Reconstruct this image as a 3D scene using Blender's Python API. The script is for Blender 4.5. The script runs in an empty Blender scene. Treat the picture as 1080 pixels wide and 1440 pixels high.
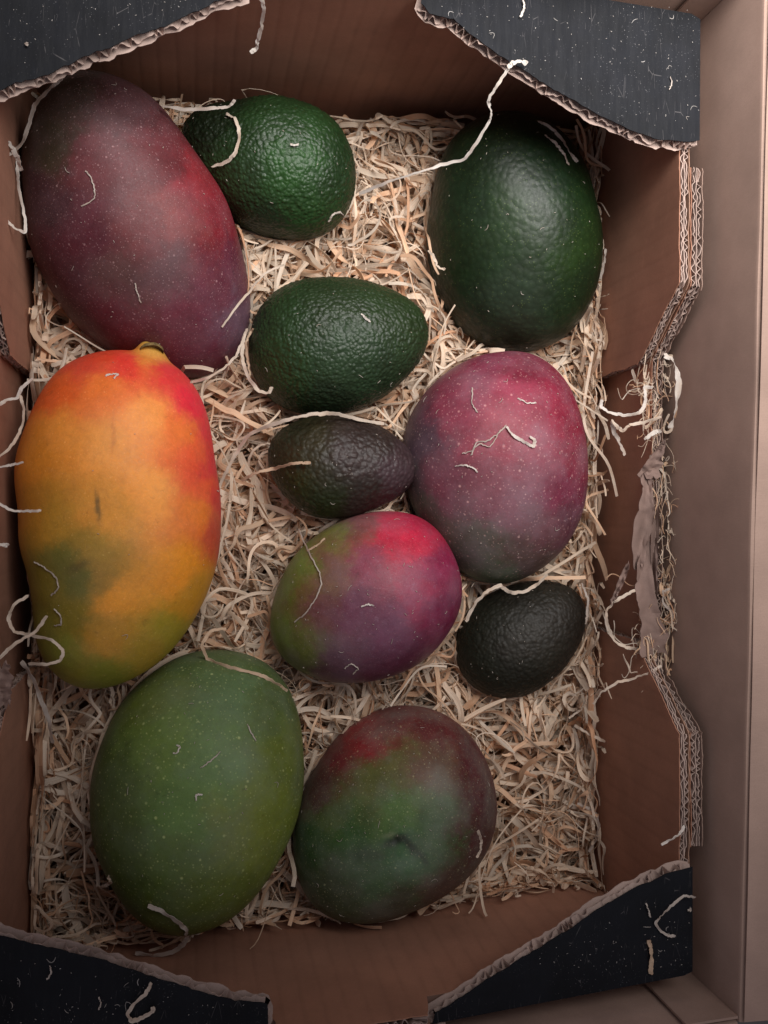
import bpy, bmesh, math, random
import numpy as np
from mathutils import Vector, noise
from mathutils.bvhtree import BVHTree

SC = bpy.context.scene
COL = SC.collection
random.seed(7)
rng = np.random.default_rng(7)
CM = 0.01                                   # lengths below are written in centimetres

# ------------------------------------------------------------------ camera
TH = math.radians(11.4)
FPX = 1340.0                                # focal length in photograph pixels (1440 high)
CAMZ = 48.7
camd = bpy.data.cameras.new('camera')
cam = bpy.data.objects.new('camera', camd)
COL.objects.link(cam)
cam.location = (0, 0, CAMZ * CM)
cam.rotation_euler = (0, -TH, 0)
camd.sensor_fit = 'VERTICAL'
camd.sensor_height = 24.0
camd.lens = FPX / 1440.0 * 24.0
camd.clip_start = 0.01
camd.clip_end = 60.0
SC.camera = cam
CAMP = np.array([0.0, 0.0, CAMZ])
RIGHT = np.array([math.cos(TH), 0, math.sin(TH)])
UP = np.array([0.0, 1.0, 0.0])
FWD = np.array([math.sin(TH), 0, -math.cos(TH)])

# ------------------------------------------------------------------ world and lamps
world = bpy.data.worlds.new('World')
SC.world = world
world.use_nodes = True
bg = world.node_tree.nodes['Background']
bg.inputs[0].default_value = (0.95, 0.88, 0.98, 1)
bg.inputs[1].default_value = 0.23

def area(name, loc, target, sx, sy, power, color):
    d = bpy.data.lights.new(name, 'AREA')
    d.shape = 'RECTANGLE'; d.size = sx; d.size_y = sy; d.energy = power; d.color = color
    o = bpy.data.objects.new(name, d); COL.objects.link(o)
    o.location = loc
    o.rotation_euler = (Vector(target) - Vector(loc)).to_track_quat('-Z', 'Y').to_euler()
    return o
wl = area('window_light', (0.21, 0.33, 0.58), (0.29, 0.42, 0.0), 0.48, 0.40, 5.0, (1.0, 0.965, 0.94))
wl.data.spread = math.radians(115)

SC.view_settings.view_transform = 'Standard'
SC.view_settings.look = 'None'
SC.view_settings.exposure = 0.0
SC.view_settings.gamma = 1.0

# ------------------------------------------------------------------ projection helpers
def ray(px, py):
    d = (px - 540.0) * RIGHT + (720.0 - py) * UP + FPX * FWD
    return d / np.linalg.norm(d)
def at(px, py, z):
    d = ray(px, py)
    return CAMP + d * ((z - CAMZ) / d[2])

def lin(c):
    out = []
    for v in c:
        v = v / 255.0
        out.append(v / 12.92 if v <= 0.04045 else ((v + 0.055) / 1.055) ** 2.4)
    return out

# ------------------------------------------------------------------ object helpers
def tag(o, label=None, cat=None, group=None, kind=None):
    if label: o['label'] = label
    if cat: o['category'] = cat
    if group: o['group'] = group
    if kind: o['kind'] = kind
    return o
def empty(name, loc):
    o = bpy.data.objects.new(name, None); COL.objects.link(o)
    o.location = [v * CM for v in loc]
    o.empty_display_size = 0.02
    return o
def link_mesh(name, me, mats, parent=None, smooth=False):
    o = bpy.data.objects.new(name, me); COL.objects.link(o)
    for m in (mats if isinstance(mats, (list, tuple)) else [mats]):
        me.materials.append(m)
    me.polygons.foreach_set('use_smooth', np.full(len(me.polygons), bool(smooth)))
    if smooth == 'auto': me.set_sharp_from_angle(angle=math.radians(34))
    if parent is not None:
        o.parent = parent
        o.location = -Vector(parent_world(parent))
    return o
def parent_world(p):
    v = Vector(p.location)
    while p.parent is not None:
        p = p.parent; v += Vector(p.location)
    return v
def mesh_np(name, verts, faces):            # verts Nx3 in cm, faces Mx4 or Mx3
    me = bpy.data.meshes.new(name)
    verts = np.asarray(verts, dtype=np.float32) * CM
    faces = np.asarray(faces, dtype=np.int32)
    k = faces.shape[1]
    me.vertices.add(len(verts)); me.vertices.foreach_set('co', verts.ravel())
    me.loops.add(faces.size); me.loops.foreach_set('vertex_index', faces.ravel())
    me.polygons.add(len(faces))
    me.polygons.foreach_set('loop_start', np.arange(0, faces.size, k, dtype=np.int32))
    me.polygons.foreach_set('loop_total', np.full(len(faces), k, dtype=np.int32))
    me.update(calc_edges=True); me.validate()
    return me
def add_col(me, name, cols):
    a = me.color_attributes.new(name, 'FLOAT_COLOR', 'POINT')
    c = np.ones((len(me.vertices), 4), dtype=np.float32); c[:, :3] = cols
    a.data.foreach_set('color', c.ravel())

# ------------------------------------------------------------------ materials
class NT:
    def __init__(s, name):
        s.m = bpy.data.materials.new(name); s.m.use_nodes = True
        s.t = s.m.node_tree; s.b = s.t.nodes['Principled BSDF']
        s.tc = s.t.nodes.new('ShaderNodeTexCoord')
    def n(s, t, **kw):
        x = s.t.nodes.new(t)
        for k, v in kw.items(): setattr(x, k, v)
        return x
    def l(s, a, b): s.t.links.new(a, b)
    def val(s, sock, v):
        if hasattr(v, 'default_value') or hasattr(v, 'is_output'): s.l(v, sock)
        else: sock.default_value = v
    def mapping(s, scale, rot=(0, 0, 0), src='Object'):
        m = s.n('ShaderNodeMapping'); s.l(s.tc.outputs[src], m.inputs[0])
        m.inputs['Scale'].default_value = [v * 100 for v in scale] if src == 'Object' else scale
        m.inputs['Rotation'].default_value = rot
        return m.outputs[0]
    def noise(s, vec, scale, detail=4, rough=0.55, dist=0.0):
        x = s.n('ShaderNodeTexNoise'); s.l(vec, x.inputs['Vector'])
        x.inputs['Scale'].default_value = scale; x.inputs['Detail'].default_value = detail
        x.inputs['Roughness'].default_value = rough; x.inputs['Distortion'].default_value = dist
        return x.outputs[0]
    def voro(s, vec, scale, feature='F1', out=0, rnd=1.0):
        x = s.n('ShaderNodeTexVoronoi', feature=feature); s.l(vec, x.inputs['Vector'])
        x.inputs['Scale'].default_value = scale; x.inputs['Randomness'].default_value = rnd
        return x.outputs[out]
    def ramp(s, fac, stops):
        x = s.n('ShaderNodeValToRGB'); s.l(fac, x.inputs[0])
        e = x.color_ramp.elements
        while len(e) < len(stops): e.new(0.5)
        for i, (p, c) in enumerate(stops):
            e[i].position = p; e[i].color = (c, c, c, 1) if isinstance(c, (int, float)) else (*c, 1)
        return x.outputs[0]
    def rng(s, fac, a, b, c=0.0, d=1.0):
        x = s.n('ShaderNodeMapRange'); s.l(fac, x.inputs[0])
        for i, v in enumerate((a, b, c, d)): x.inputs[i + 1].default_value = v
        return x.outputs[0]
    def mix(s, fac, a, b, mode='MIX'):
        x = s.n('ShaderNodeMix', data_type='RGBA', blend_type=mode)
        s.val(x.inputs[0], fac); s.val(x.inputs[6], a); s.val(x.inputs[7], b)
        return x.outputs[2]
    def math(s, op, a, b=0.0, clamp=False):
        x = s.n('ShaderNodeMath', operation=op, use_clamp=clamp)
        s.val(x.inputs[0], a); s.val(x.inputs[1], b)
        return x.outputs[0]
    def bump(s, h, dist, strength=1.0, normal=None):
        x = s.n('ShaderNodeBump'); s.l(h, x.inputs['Height'])
        x.inputs['Distance'].default_value = dist * CM; x.inputs['Strength'].default_value = strength
        if normal is not None: s.l(normal, x.inputs['Normal'])
        return x.outputs[0]

def kraft(name, col, stripe_axis=None, stripe=0.10, var=0.12, period=0.75):
    s = NT(name)
    v = s.mapping((1, 1, 1))
    big = s.noise(v, 0.35, 4)
    fine = s.noise(v, 22.0, 4, 0.7)
    fib = s.noise(s.mapping((1.2, 9.0, 1.2) if stripe_axis != 'y' else (9, 1.2, 1.2)), 2.2, 5, 0.7)
    c = Vector(col)
    base = s.mix(s.rng(big, 0.3, 0.7), (*(c * (1 - var)), 1), (*(c * (1 + var)), 1))
    base = s.mix(s.rng(fine, 0.45, 0.75, 0, 0.45), base, (*(c * 0.66), 1))
    base = s.mix(s.rng(fib, 0.5, 0.78, 0, 0.35), base, (*(Vector((c.x * 1.25, c.y * 1.25, c.z * 1.25))), 1))
    # little dark flecks and scuffs of recycled paper
    fl = s.voro(v, 5.0)
    base = s.mix(s.math('MULTIPLY', s.rng(fl, 0.0, 0.055, 1, 0), 0.5), base, (*(c * 0.35), 1))
    h = s.math('MULTIPLY', fine, 0.35)
    if stripe_axis:
        ax = {'x': 0, 'y': 1, 'z': 2}[stripe_axis]
        sep = s.n('ShaderNodeSeparateXYZ'); s.l(s.tc.outputs['Object'], sep.inputs[0])
        wob = s.math('MULTIPLY', s.noise(v, 0.5, 3), 0.9)
        ph = s.math('ADD', s.math('MULTIPLY', sep.outputs[ax], 2 * math.pi * 100 / period), wob)
        w = s.math('SINE', ph)
        w01 = s.rng(w, -1, 1)
        lines = s.math('POWER', w01, 5.0)
        amt = s.rng(s.noise(v, 0.9, 3), 0.35, 0.7, 0.2, 1.0)
        base = s.mix(s.math('MULTIPLY', s.math('MULTIPLY', lines, amt), stripe * 2.2), base, (*(c * 0.45), 1))
        h = s.math('ADD', h, s.math('MULTIPLY', lines, -6.0 * stripe))
    s.l(base, s.b.inputs['Base Color'])
    s.b.inputs['Roughness'].default_value = 0.82
    s.b.inputs['Specular IOR Level'].default_value = 0.25
    s.l(s.bump(h, 0.03, 0.6), s.b.inputs['Normal'])
    return s.m

M = {}
M['kraft_end'] = kraft('crate_kraft_end', (0.36, 0.180, 0.118), 'x', 0.10, 0.15, 0.82)
M['kraft_side'] = kraft('crate_kraft_side', (0.39, 0.195, 0.128), 'y', 0.05, 0.15, 0.9)
M['kraft_plain'] = kraft('crate_kraft_plain', (0.36, 0.22, 0.155))
M['kraft_outer'] = kraft('box_kraft', (0.35, 0.24, 0.193), None, 0, 0.14)
M['kraft_edge'] = kraft('cut_edge_paper', (0.46, 0.345, 0.295), None, 0, 0.25)
M['kraft_core'] = kraft('board_core', (0.20, 0.12, 0.09))
M['peeled'] = kraft('peeled_paper', (0.235, 0.160, 0.135), None, 0, 0.3)

def black_print():
    s = NT('black_printed_board')
    v = s.mapping((1, 1, 1))
    base = s.mix(s.rng(s.noise(v, 0.6, 4), 0.3, 0.75), (0.0035, 0.0042, 0.006, 1), (0.007, 0.0082, 0.012, 1))
    # vertical rub marks over the flutes
    st = s.noise(s.mapping((3.2, 0.28, 1)), 1.6, 5, 0.75)
    base = s.mix(s.rng(st, 0.6, 0.85, 0, 0.3), base, (0.03, 0.034, 0.045, 1))
    sc = s.voro(s.mapping((2.2, 0.5, 1), (0, 0, 0.5)), 1.1, 'DISTANCE_TO_EDGE')
    msk = s.rng(s.noise(v, 1.6, 2), 0.56, 0.64)
    base = s.mix(s.math('MULTIPLY', s.math('MULTIPLY', s.rng(sc, 0, 0.012, 1, 0), msk), 0.6), base, (0.14, 0.13, 0.13, 1))
    # dust
    d1 = s.voro(v, 4.2); d2 = s.voro(s.mapping((1, 1, 1), (0.3, 0.2, 0.9)), 9.0)
    clump = s.rng(s.noise(v, 0.45, 3), 0.42, 0.66)
    base = s.mix(s.math('MULTIPLY', s.rng(d1, 0.03, 0.10, 1, 0), clump), base, (0.22, 0.21, 0.21, 1))
    base = s.mix(s.math('MULTIPLY', s.rng(d2, 0.05, 0.14, 0.75, 0), clump), base, (0.20, 0.20, 0.21, 1))
    s.l(base, s.b.inputs['Base Color'])
    s.l(s.rng(st, 0.3, 0.8, 0.58, 0.8), s.b.inputs['Roughness'])
    s.b.inputs['Specular IOR Level'].default_value = 0.20
    sep = s.n('ShaderNodeSeparateXYZ'); s.l(s.tc.outputs['Object'], sep.inputs[0])
    w = s.math('SINE', s.math('MULTIPLY', sep.outputs[0], 2 * math.pi * 100 / 0.8))
    h = s.math('ADD', s.math('MULTIPLY', w, 0.35), s.noise(v, 9, 4))
    s.l(s.bump(h, 0.012, 0.5), s.b.inputs['Normal'])
    return s.m
M['black'] = black_print()

def straw_mat():
    s = NT('wood_wool')
    at_ = s.n('ShaderNodeAttribute', attribute_name='tone')
    v = s.mapping((1, 1, 1))
    fb = s.n('ShaderNodeAttribute', attribute_name='fibre')
    mp = s.n('ShaderNodeMapping'); s.l(fb.outputs['Vector'], mp.inputs[0]); mp.inputs['Scale'].default_value = (6, 22, 3)
    streak = s.noise(mp.outputs[0], 1.0, 4, 0.7)
    mp2 = s.n('ShaderNodeMapping'); s.l(fb.outputs['Vector'], mp2.inputs[0]); mp2.inputs['Scale'].default_value = (9, 2, 1)
    along = s.noise(mp2.outputs[0], 1.0, 3)
    c = s.mix(s.rng(streak, 0.42, 0.68, 0, 0.5), at_.outputs['Color'], s.mix(1.0, at_.outputs['Color'], (0.72, 0.60, 0.48, 1), 'MULTIPLY'))
    c = s.mix(s.rng(along, 0.5, 0.75, 0, 0.45), c, s.mix(1.0, c, (0.85, 0.66, 0.50, 1), 'MULTIPLY'))
    s.l(c, s.b.inputs['Base Color'])
    s.b.inputs['Roughness'].default_value = 0.6
    s.b.inputs['Specular IOR Level'].default_value = 0.3
    s.l(s.bump(streak, 0.03, 0.7), s.b.inputs['Normal'])
    tr = s.n('ShaderNodeBsdfTranslucent'); s.l(c, tr.inputs[0])
    mx = s.n('ShaderNodeMixShader'); mx.inputs[0].default_value = 0.42
    s.l(s.b.outputs[0], mx.inputs[1]); s.l(tr.outputs[0], mx.inputs[2])
    s.l(mx.outputs[0], s.t.nodes['Material Output'].inputs[0])
    return s.m
M['straw'] = straw_mat()

def mango_mat(name, dots=1.0, dotcol=(0.55, 0.42, 0.25), dscale=3.0, rough=0.42, bloom=0.2,
              bloomcol=(0.33, 0.27, 0.31), scuff=0.32, mott=0.5, dark=(0.45, 0.40, 0.38), coat=0.0):
    s = NT(name)
    a = s.n('ShaderNodeAttribute', attribute_name='skin')
    v = s.mapping((1, 1, 1))
    c = a.outputs['Color']
    m1 = s.noise(v, 1.1, 7, 0.62)
    c = s.mix(s.rng(m1, 0.35, 0.72, 0, mott), c, s.mix(1.0, c, (*dark, 1), 'MULTIPLY'))
    m3 = s.noise(s.mapping((1, 1, 1), (0.7, 0.2, 1.7)), 3.2, 8, 0.68, 0.6)
    c = s.mix(s.rng(m3, 0.40, 0.66, 0, 0.38), c, s.mix(1.0, c, (0.62, 0.62, 0.66, 1), 'MULTIPLY'))
    m2 = s.noise(v, 9.0, 6, 0.75)
    c = s.mix(s.rng(m2, 0.42, 0.75, 0, 0.30), c, s.mix(1.0, c, (1.45, 1.35, 1.3, 1), 'MULTIPLY'))
    # pale bloom in soft smears
    b = s.noise(s.mapping((1, 1, 1), (0.4, 0.8, 0.2)), 0.42, 8, 0.62)
    c = s.mix(s.rng(b, 0.42, 0.74, 0, min(1, bloom * 1.5)), c, (*bloomcol, 1))
    # small sap marks and scuffs
    sm = s.noise(s.mapping((1, 1, 1), (1.2, 0.3, 0.7)), 1.9, 9, 0.72)
    c = s.mix(s.rng(sm, 0.60, 0.70, 0, 0.45), c, s.mix(1.0, c, (0.42, 0.40, 0.42, 1), 'MULTIPLY'))
    sp = s.noise(s.mapping((1, 1, 1), (0.2, 1.3, 2.7)), 4.2, 9, 0.75)
    c = s.mix(s.rng(sp, 0.57, 0.72, 0, scuff), c, (*bloomcol, 1))
    # lenticels of two sizes, more in some places than others
    dens = s.rng(s.noise(v, 0.5, 3), 0.35, 0.65, 0.45, 1.0)
    vo = s.n('ShaderNodeTexVoronoi', feature='F1'); s.l(v, vo.inputs['Vector']); vo.inputs['Scale'].default_value = dscale
    sep = s.n('ShaderNodeSeparateColor'); s.l(vo.outputs['Color'], sep.inputs[0])
    size = s.rng(sep.outputs[0], 0.05, 1.0, 0.06, 0.20)
    d1 = s.rng(s.math('DIVIDE', vo.outputs['Distance'], size), 0.5, 1.1, 1, 0)
    d2 = s.voro(s.mapping((1, 1, 1), (0.9, 0.1, 0.6)), dscale * 2.3)
    d2 = s.rng(d2, 0.09, 0.26, 0.7, 0)
    f = s.math('MULTIPLY', s.math('MAXIMUM', d1, d2), s.math('MULTIPLY', dens, dots), True)
    c = s.mix(f, c, s.mix(0.55, c, (*dotcol, 1), 'ADD'))
    s.l(c, s.b.inputs['Base Color'])
    s.l(s.rng(m2, 0.3, 0.8, rough, rough + 0.22), s.b.inputs['Roughness'])
    s.b.inputs['Specular IOR Level'].default_value = 0.33
    s.b.inputs['Subsurface Weight'].default_value = 0.06
    s.b.inputs['Subsurface Radius'].default_value = (0.004, 0.0015, 0.0008)
    s.b.inputs['Subsurface Scale'].default_value = 1.0
    h = s.math('ADD', s.math('MULTIPLY', m2, 0.5), s.math('MULTIPLY', f, -0.5))
    h = s.math('ADD', h, s.math('MULTIPLY', m1, 1.2))
    s.l(s.bump(h, 0.035, 0.55), s.b.inputs['Normal'])
    return s.m

def avocado_mat(name, scale=3.4, depth=0.06, rough=0.38, spec=0.45, speck=0.5, speckcol=(0.16, 0.20, 0.07)):
    s = NT(name)
    a = s.n('ShaderNodeAttribute', attribute_name='skin')
    v0 = s.mapping((1, 1, 1))
    wv = s.n('ShaderNodeTexNoise'); s.l(v0, wv.inputs['Vector']); wv.inputs['Scale'].default_value = 1.6; wv.inputs['Detail'].default_value = 3
    v = s.mix(0.16, v0, wv.outputs['Color'], 'ADD')
    x = s.n('ShaderNodeTexVoronoi', feature='SMOOTH_F1'); s.l(v, x.inputs['Vector'])
    x.inputs['Scale'].default_value = scale; x.inputs['Smoothness'].default_value = 0.35
    f1 = x.outputs['Distance']
    fine = s.noise(v0, 13.0, 5, 0.65)
    big = s.noise(v0, 0.8, 4)
    c = a.outputs['Color']
    c = s.mix(s.rng(big, 0.35, 0.7, 0, 0.6), c, s.mix(1.0, c, (0.62, 0.52, 0.45, 1), 'MULTIPLY'))
    c = s.mix(s.rng(f1, 0.35, 0.75, 0, 0.45), c, s.mix(1.0, c, (0.5, 0.55, 0.5, 1), 'MULTIPLY'))
    # small yellow green pores
    vo = s.voro(v0, 7.5); msk = s.rng(s.noise(v0, 1.3, 3), 0.4, 0.65, 0.15, 1.0)
    pores = s.math('MULTIPLY', s.rng(vo, 0.06, 0.2, speck, 0), msk)
    c = s.mix(pores, c, (*speckcol, 1))
    c = s.mix(s.rng(f1, 0.30, 0.05, 0, 0.35), c, s.mix(1.0, c, (1.7, 1.55, 1.4, 1), 'MULTIPLY'))
    s.l(c, s.b.inputs['Base Color'])
    s.l(s.rng(fine, 0.3, 0.8, rough - 0.06, rough + 0.16), s.b.inputs['Roughness'])
    s.b.inputs['Specular IOR Level'].default_value = spec
    h = s.math('MULTIPLY', s.math('SUBTRACT', 1.0, f1), 1.0)
    h = s.math('ADD', h, s.math('MULTIPLY', fine, 0.18))
    s.l(s.bump(h, depth, 1.0), s.b.inputs['Normal'])
    return s.m

# ------------------------------------------------------------------ the shelf under everything
g = mesh_np('ground', [(-300, -300, -1.05), (300, -300, -1.05), (300, 300, -1.05), (-300, 300, -1.05)], [(0, 1, 2, 3)])
gm = kraft('grey_concrete', (0.20, 0.19, 0.18))
tag(link_mesh('ground', g, gm), kind='structure')

# ------------------------------------------------------------------ cardboard panels
def refine(poly, flags, step=0.16, amp=0.05, seed=0):
    """poly: 2D points; flags[i]: edge i->i+1 is a cut, ragged edge. returns points and cut flag per point"""
    pts, fl = [], []
    n = len(poly)
    for i in range(n):
        a = np.array(poly[i], float); b = np.array(poly[(i + 1) % n], float)
        pts.append(a); fl.append(bool(flags[i] and flags[i - 1]))
        if flags[i]:
            L = np.linalg.norm(b - a); k = max(2, int(L / step)); t = (b - a) / L; nn = np.array([-t[1], t[0]])
            for j in range(1, k):
                p = a + (b - a) * j / k
                o = noise.noise(Vector((p[0] * 0.9 + seed, p[1] * 0.9, seed * 3.1))) * amp * 1.6 \
                    + noise.noise(Vector((p[0] * 4 + seed, p[1] * 4, seed))) * amp
                pts.append(p + nn * o); fl.append(True)
    return pts, fl

def sheet(name, pts2, fr, d0, d1, mat, parent):
    O, A, B, N = fr
    bm = bmesh.new()
    lo = [bm.verts.new((O + A * p[0] + B * p[1] + N * d0) * CM) for p in pts2]
    hi = [bm.verts.new((O + A * p[0] + B * p[1] + N * d1) * CM) for p in pts2]
    bm.faces.new(lo); bm.faces.new(hi[::-1])
    n = len(pts2)
    for i in range(n):
        bm.faces.new((lo[i], hi[i], hi[(i + 1) % n], lo[(i + 1) % n]))
    bmesh.ops.recalc_face_normals(bm, faces=bm.faces)
    me = bpy.data.meshes.new(name); bm.to_mesh(me); bm.free()
    return link_mesh(name, me, mat, parent)

def board(name, poly, flags, fr, T, front, back, parent, layers=1, period=0.62, seed=0, amp=0.05, crush=0.25, step=0.16, lip=0.0):
    """a corrugated board: front sheet (towards +N), back sheet, core set back at cut edges, flutes shown in the cut"""
    O, A, B, N = [np.array(v, float) for v in fr]
    fr = (O, A, B, N)
    area2 = sum(poly[i][0] * poly[(i + 1) % len(poly)][1] - poly[(i + 1) % len(poly)][0] * poly[i][1] for i in range(len(poly)))
    sgn = 1.0 if area2 > 0 else -1.0
    p1, f1 = refine(poly, flags, step, amp, seed)
    p2, f2 = refine(poly, flags, step, amp * 1.2, seed + 5)
    sh = 0.035
    front_o = sheet(name, p1, fr, T - sh, T, front, parent)
    kids = front_o
    if lip:
        n_ = len(p2); p3 = []
        for i in range(n_):
            if f2[i] or flags_at(i, p2, poly, flags):
                t = np.array(p2[(i + 1) % n_]) - np.array(p2[i - 1]); t /= (np.linalg.norm(t) + 1e-9)
                p3.append(np.array(p2[i]) - np.array([-t[1], t[0]]) * sgn * lip * (0.75 + 0.7 * noise.noise(Vector((p2[i][0] * 1.7, p2[i][1] * 1.7, seed)))))
            else: p3.append(p2[i])
        p2 = p3
    sheet('back_liner', p2, fr, 0, sh, back, kids)
    # core, set back at the cut edges (mitred offset of the coarse outline)
    core = []; m_ = len(poly)
    for i in range(m_):
        pa, pb, pc = [np.array(poly[(i + k_) % m_], float) for k_ in (-1, 0, 1)]
        t1 = (pb - pa) / np.linalg.norm(pb - pa); t2 = (pc - pb) / np.linalg.norm(pc - pb)
        n1 = np.array([-t1[1], t1[0]]) * sgn; n2 = np.array([-t2[1], t2[0]]) * sgn
        o1 = 0.5 if flags[i - 1] else 0.0; o2 = 0.5 if flags[i] else 0.0
        det = t1[0] * t2[1] - t1[1] * t2[0]
        q1 = pb + n1 * o1; q2 = pb + n2 * o2
        if abs(det) < 0.08: core.append(pb + n1 * max(o1, o2))
        else:
            dd = q2 - q1; u_ = (dd[0] * t2[1] - dd[1] * t2[0]) / det
            core.append(q1 + t1 * u_)
    sheet('board_core', core, fr, sh + 0.004, T - sh - 0.004, M['kraft_core'], kids)
    # flutes along every run of cut edges
    n0 = len(poly); i = 0; V = []; F = []
    def emit(path, d0f, d1f, depth):
        """path Nx2 in plane; a thin sheet whose across-thickness position runs along d(path)"""
    runs = []
    start = 0
    while start < n0 and flags[start - 1] and flags[start]: start += 1
    k = 0; cur = None
    for kk in range(n0):
        e = (start + kk) % n0
        if flags[e]:
            if cur is None: cur = [poly[e]]
            cur.append(poly[(e + 1) % n0])
        elif cur: runs.append(cur); cur = None
    if cur: runs.append(cur)
    for r_i, run in enumerate(runs):
        P = [np.array(p, float) for p in run]
        seg = [np.linalg.norm(P[j + 1] - P[j]) for j in range(len(P) - 1)]
        tot = sum(seg); m = int(tot / (period / 10.0)); cum = np.concatenate([[0], np.cumsum(seg)])
        def pos(s_):
            j = min(len(seg) - 1, max(0, int(np.searchsorted(cum, s_, side='right') - 1)))
            t = (P[j + 1] - P[j]) / seg[j]
            q = P[j] + t * (s_ - cum[j]); nn = np.array([-t[1], t[0]])
            o = noise.noise(Vector((q[0] * 0.9 + seed, q[1] * 0.9, seed * 3.1))) * amp * 1.6
            return q + nn * o, nn * sgn
        lay_d = []
        gap = (T - 2 * sh) / layers
        for L in range(layers):
            lay_d.append(('f', sh + gap * L + 0.012, sh + gap * (L + 1) - 0.012))
            if L < layers - 1: lay_d.append(('m', sh + gap * (L + 1), 0))
        for li, (kind, a, b) in enumerate(lay_d):
            base = len(V)
            th = 0.035
            for j in range(m + 1):
                s_ = tot * j / m
                q, nn = pos(s_)
                jit = noise.noise(Vector((s_ * 1.3, seed + li * 7.7, 0.3)))
                if kind == 'f':
                    ph = 2 * math.pi * (s_ / period + li * 0.37 + 1.3 * jit + 0.3 * noise.noise(Vector((s_ * 4.1, seed, li))))
                    cr = 1 - crush * (0.5 + 1.3 * noise.noise(Vector((s_ * 1.1, seed * 1.7, li))))
                    mid = 0.5 * (a + b); w = 0.5 * (b - a)
                    d = mid + w * cr * math.sin(ph) * (1.0)
                else: d = a + 0.03 * jit
                out = 0.02 + 0.09 * noise.noise(Vector((s_ * 3.0, seed, li * 2.2)))
                q1 = q + nn * 0.58
                q0 = q + nn * (out - lip * (1 - d / T) * (0.9 + 0.5 * jit))
                for (qq, dd) in ((q0, d - th / 2), (q0, d + th / 2), (q1, d + th / 2), (q1, d - th / 2)):
                    dd = min(max(dd, 0.006), T - 0.006)
                    V.append(O + A * qq[0] + B * qq[1] + N * dd)
            for j in range(m):
                c0 = base + j * 4; c1 = c0 + 4
                for u in range(4):
                    F.append((c0 + u, c0 + (u + 1) % 4, c1 + (u + 1) % 4, c1 + u))
    if V:
        me = mesh_np('corrugation', V, F)
        o = link_mesh('corrugation', me, M['kraft_edge'], kids, 'auto')
    return front_o
def flags_at(i, p1, poly, flags):
    for k in range(len(poly)):
        if abs(p1[i][0] - poly[k][0]) < 1e-6 and abs(p1[i][1] - poly[k][1]) < 1e-6:
            return flags[k] or flags[k - 1]
    return False

X, Y, Z = np.array([1., 0, 0]), np.array([0, 1., 0]), np.array([0, 0, 1.])
crate = empty('fruit_crate', (6.5, 0.5, 0))
tag(crate, 'open corrugated cardboard fruit crate with black printed corner tabs, filled with wood wool and fruit', 'crate')
RIM = 12.1
sheet('floor_panel', [(-7.9, -20.6), (21.0, -19.2), (21.0, 20.6), (-7.9, 20.2)], (np.zeros(3), X, Y, Z), -0.45, 0.0, M['kraft_plain'], crate)

# end walls (inner faces towards the fruit)
def endwall(p0, p1, inward, profile, seed):
    p0 = np.array([*p0, 0.]); p1 = np.array([*p1, 0.])
    A = (p1 - p0); L = np.linalg.norm(A); A /= L
    N = np.cross(A, Z)
    if np.dot(N, inward) < 0: N = -N
    return p0, A, L, N
# top end wall
p0, A, L, N = endwall((-7.9, 20.25), (20.5, 20.74), np.array([0, -1., 0]), None, 1)
sa, sb = at(362, 0, 12.3)[0] + 7.9, at(588, 0, 12.3)[0] + 7.9
board('end_wall', [(0, 0), (L, 0), (L, RIM - 0.1), (sb, RIM - 0.1), (sb - 0.3, RIM + 1.3), (sa + 0.3, RIM + 1.3), (sa, RIM - 0.1), (0, RIM - 0.1)], [0, 0, 0, 1, 1, 1, 0, 0], (p0 - N * 0.15, A, Z, N), 0.5, M['kraft_end'], M['kraft_plain'], crate, seed=1)
p0, A, L, N = endwall((-7.9, -20.35), (20.45, -18.97), np.array([0, 1., 0]), None, 1)
sa, sb = at(386, 1440, 12.3)[0] + 7.9, at(604, 1440, 12.3)[0] + 7.9
board('end_wall', [(0, 0), (L, 0), (L, RIM - 0.1), (sb, RIM - 0.1), (sb - 0.3, RIM + 1.3), (sa + 0.3, RIM + 1.3), (sa, RIM - 0.1), (0, RIM - 0.1)], [0, 0, 0, 1, 1, 1, 0, 0], (p0 - N * 0.15, A, Z, N), 0.5, M['kraft_end'], M['kraft_plain'], crate, seed=2)

# right side wall: lower middle, raised shoulders.  plane x=20.6 facing -X ; 2D = (y, z)
frR = (np.array([21.12, 0, 0]), Y, Z, -X)
prof = [(-18.9, 0), (20.3, 0), (20.3, 10.4), (14.6, 10.4), (14.5, 11.95), (9.5, 11.95), (6.9, 8.5), (-5.9, 8.4), (-7.4, 8.9), (-9.3, 11.95), (-14.1, 11.95), (-14.2, 10.2), (-18.9, 10.2)]
board('side_wall', prof, [0, 0, 0, 1, 1, 1, 1, 1, 1, 1, 1, 0, 0], frR, 0.56, M['kraft_side'], M['kraft_outer'], crate, layers=2, period=0.42, seed=3, amp=0.08, crush=0.95)
# right liners (doubled board at the two corners), thickness towards the fruit
frRl = (np.array([20.44, 0, 0]), Y, Z, -X)
board('corner_liner', [(6.75, 0), (20.0, 0), (20.0, RIM - .02), (9.6, RIM - .02), (7.0, 8.7), (6.75, 8.2)], [0, 0, 1, 1, 1, 1], frRl, 0.46, M['kraft_side'], M['kraft_plain'], crate, layers=2, period=0.45, seed=4, amp=0.05, crush=0.95)
board('corner_liner', [(-18.6, 0), (-5.85, 0), (-5.9, 7.8), (-6.6, 8.9), (-9.3, RIM - .02), (-18.6, RIM - .02)], [0, 1, 1, 1, 1, 0], frRl, 0.46, M['kraft_side'], M['kraft_plain'], crate, layers=2, period=0.45, seed=5, amp=0.05, crush=0.95)
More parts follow.
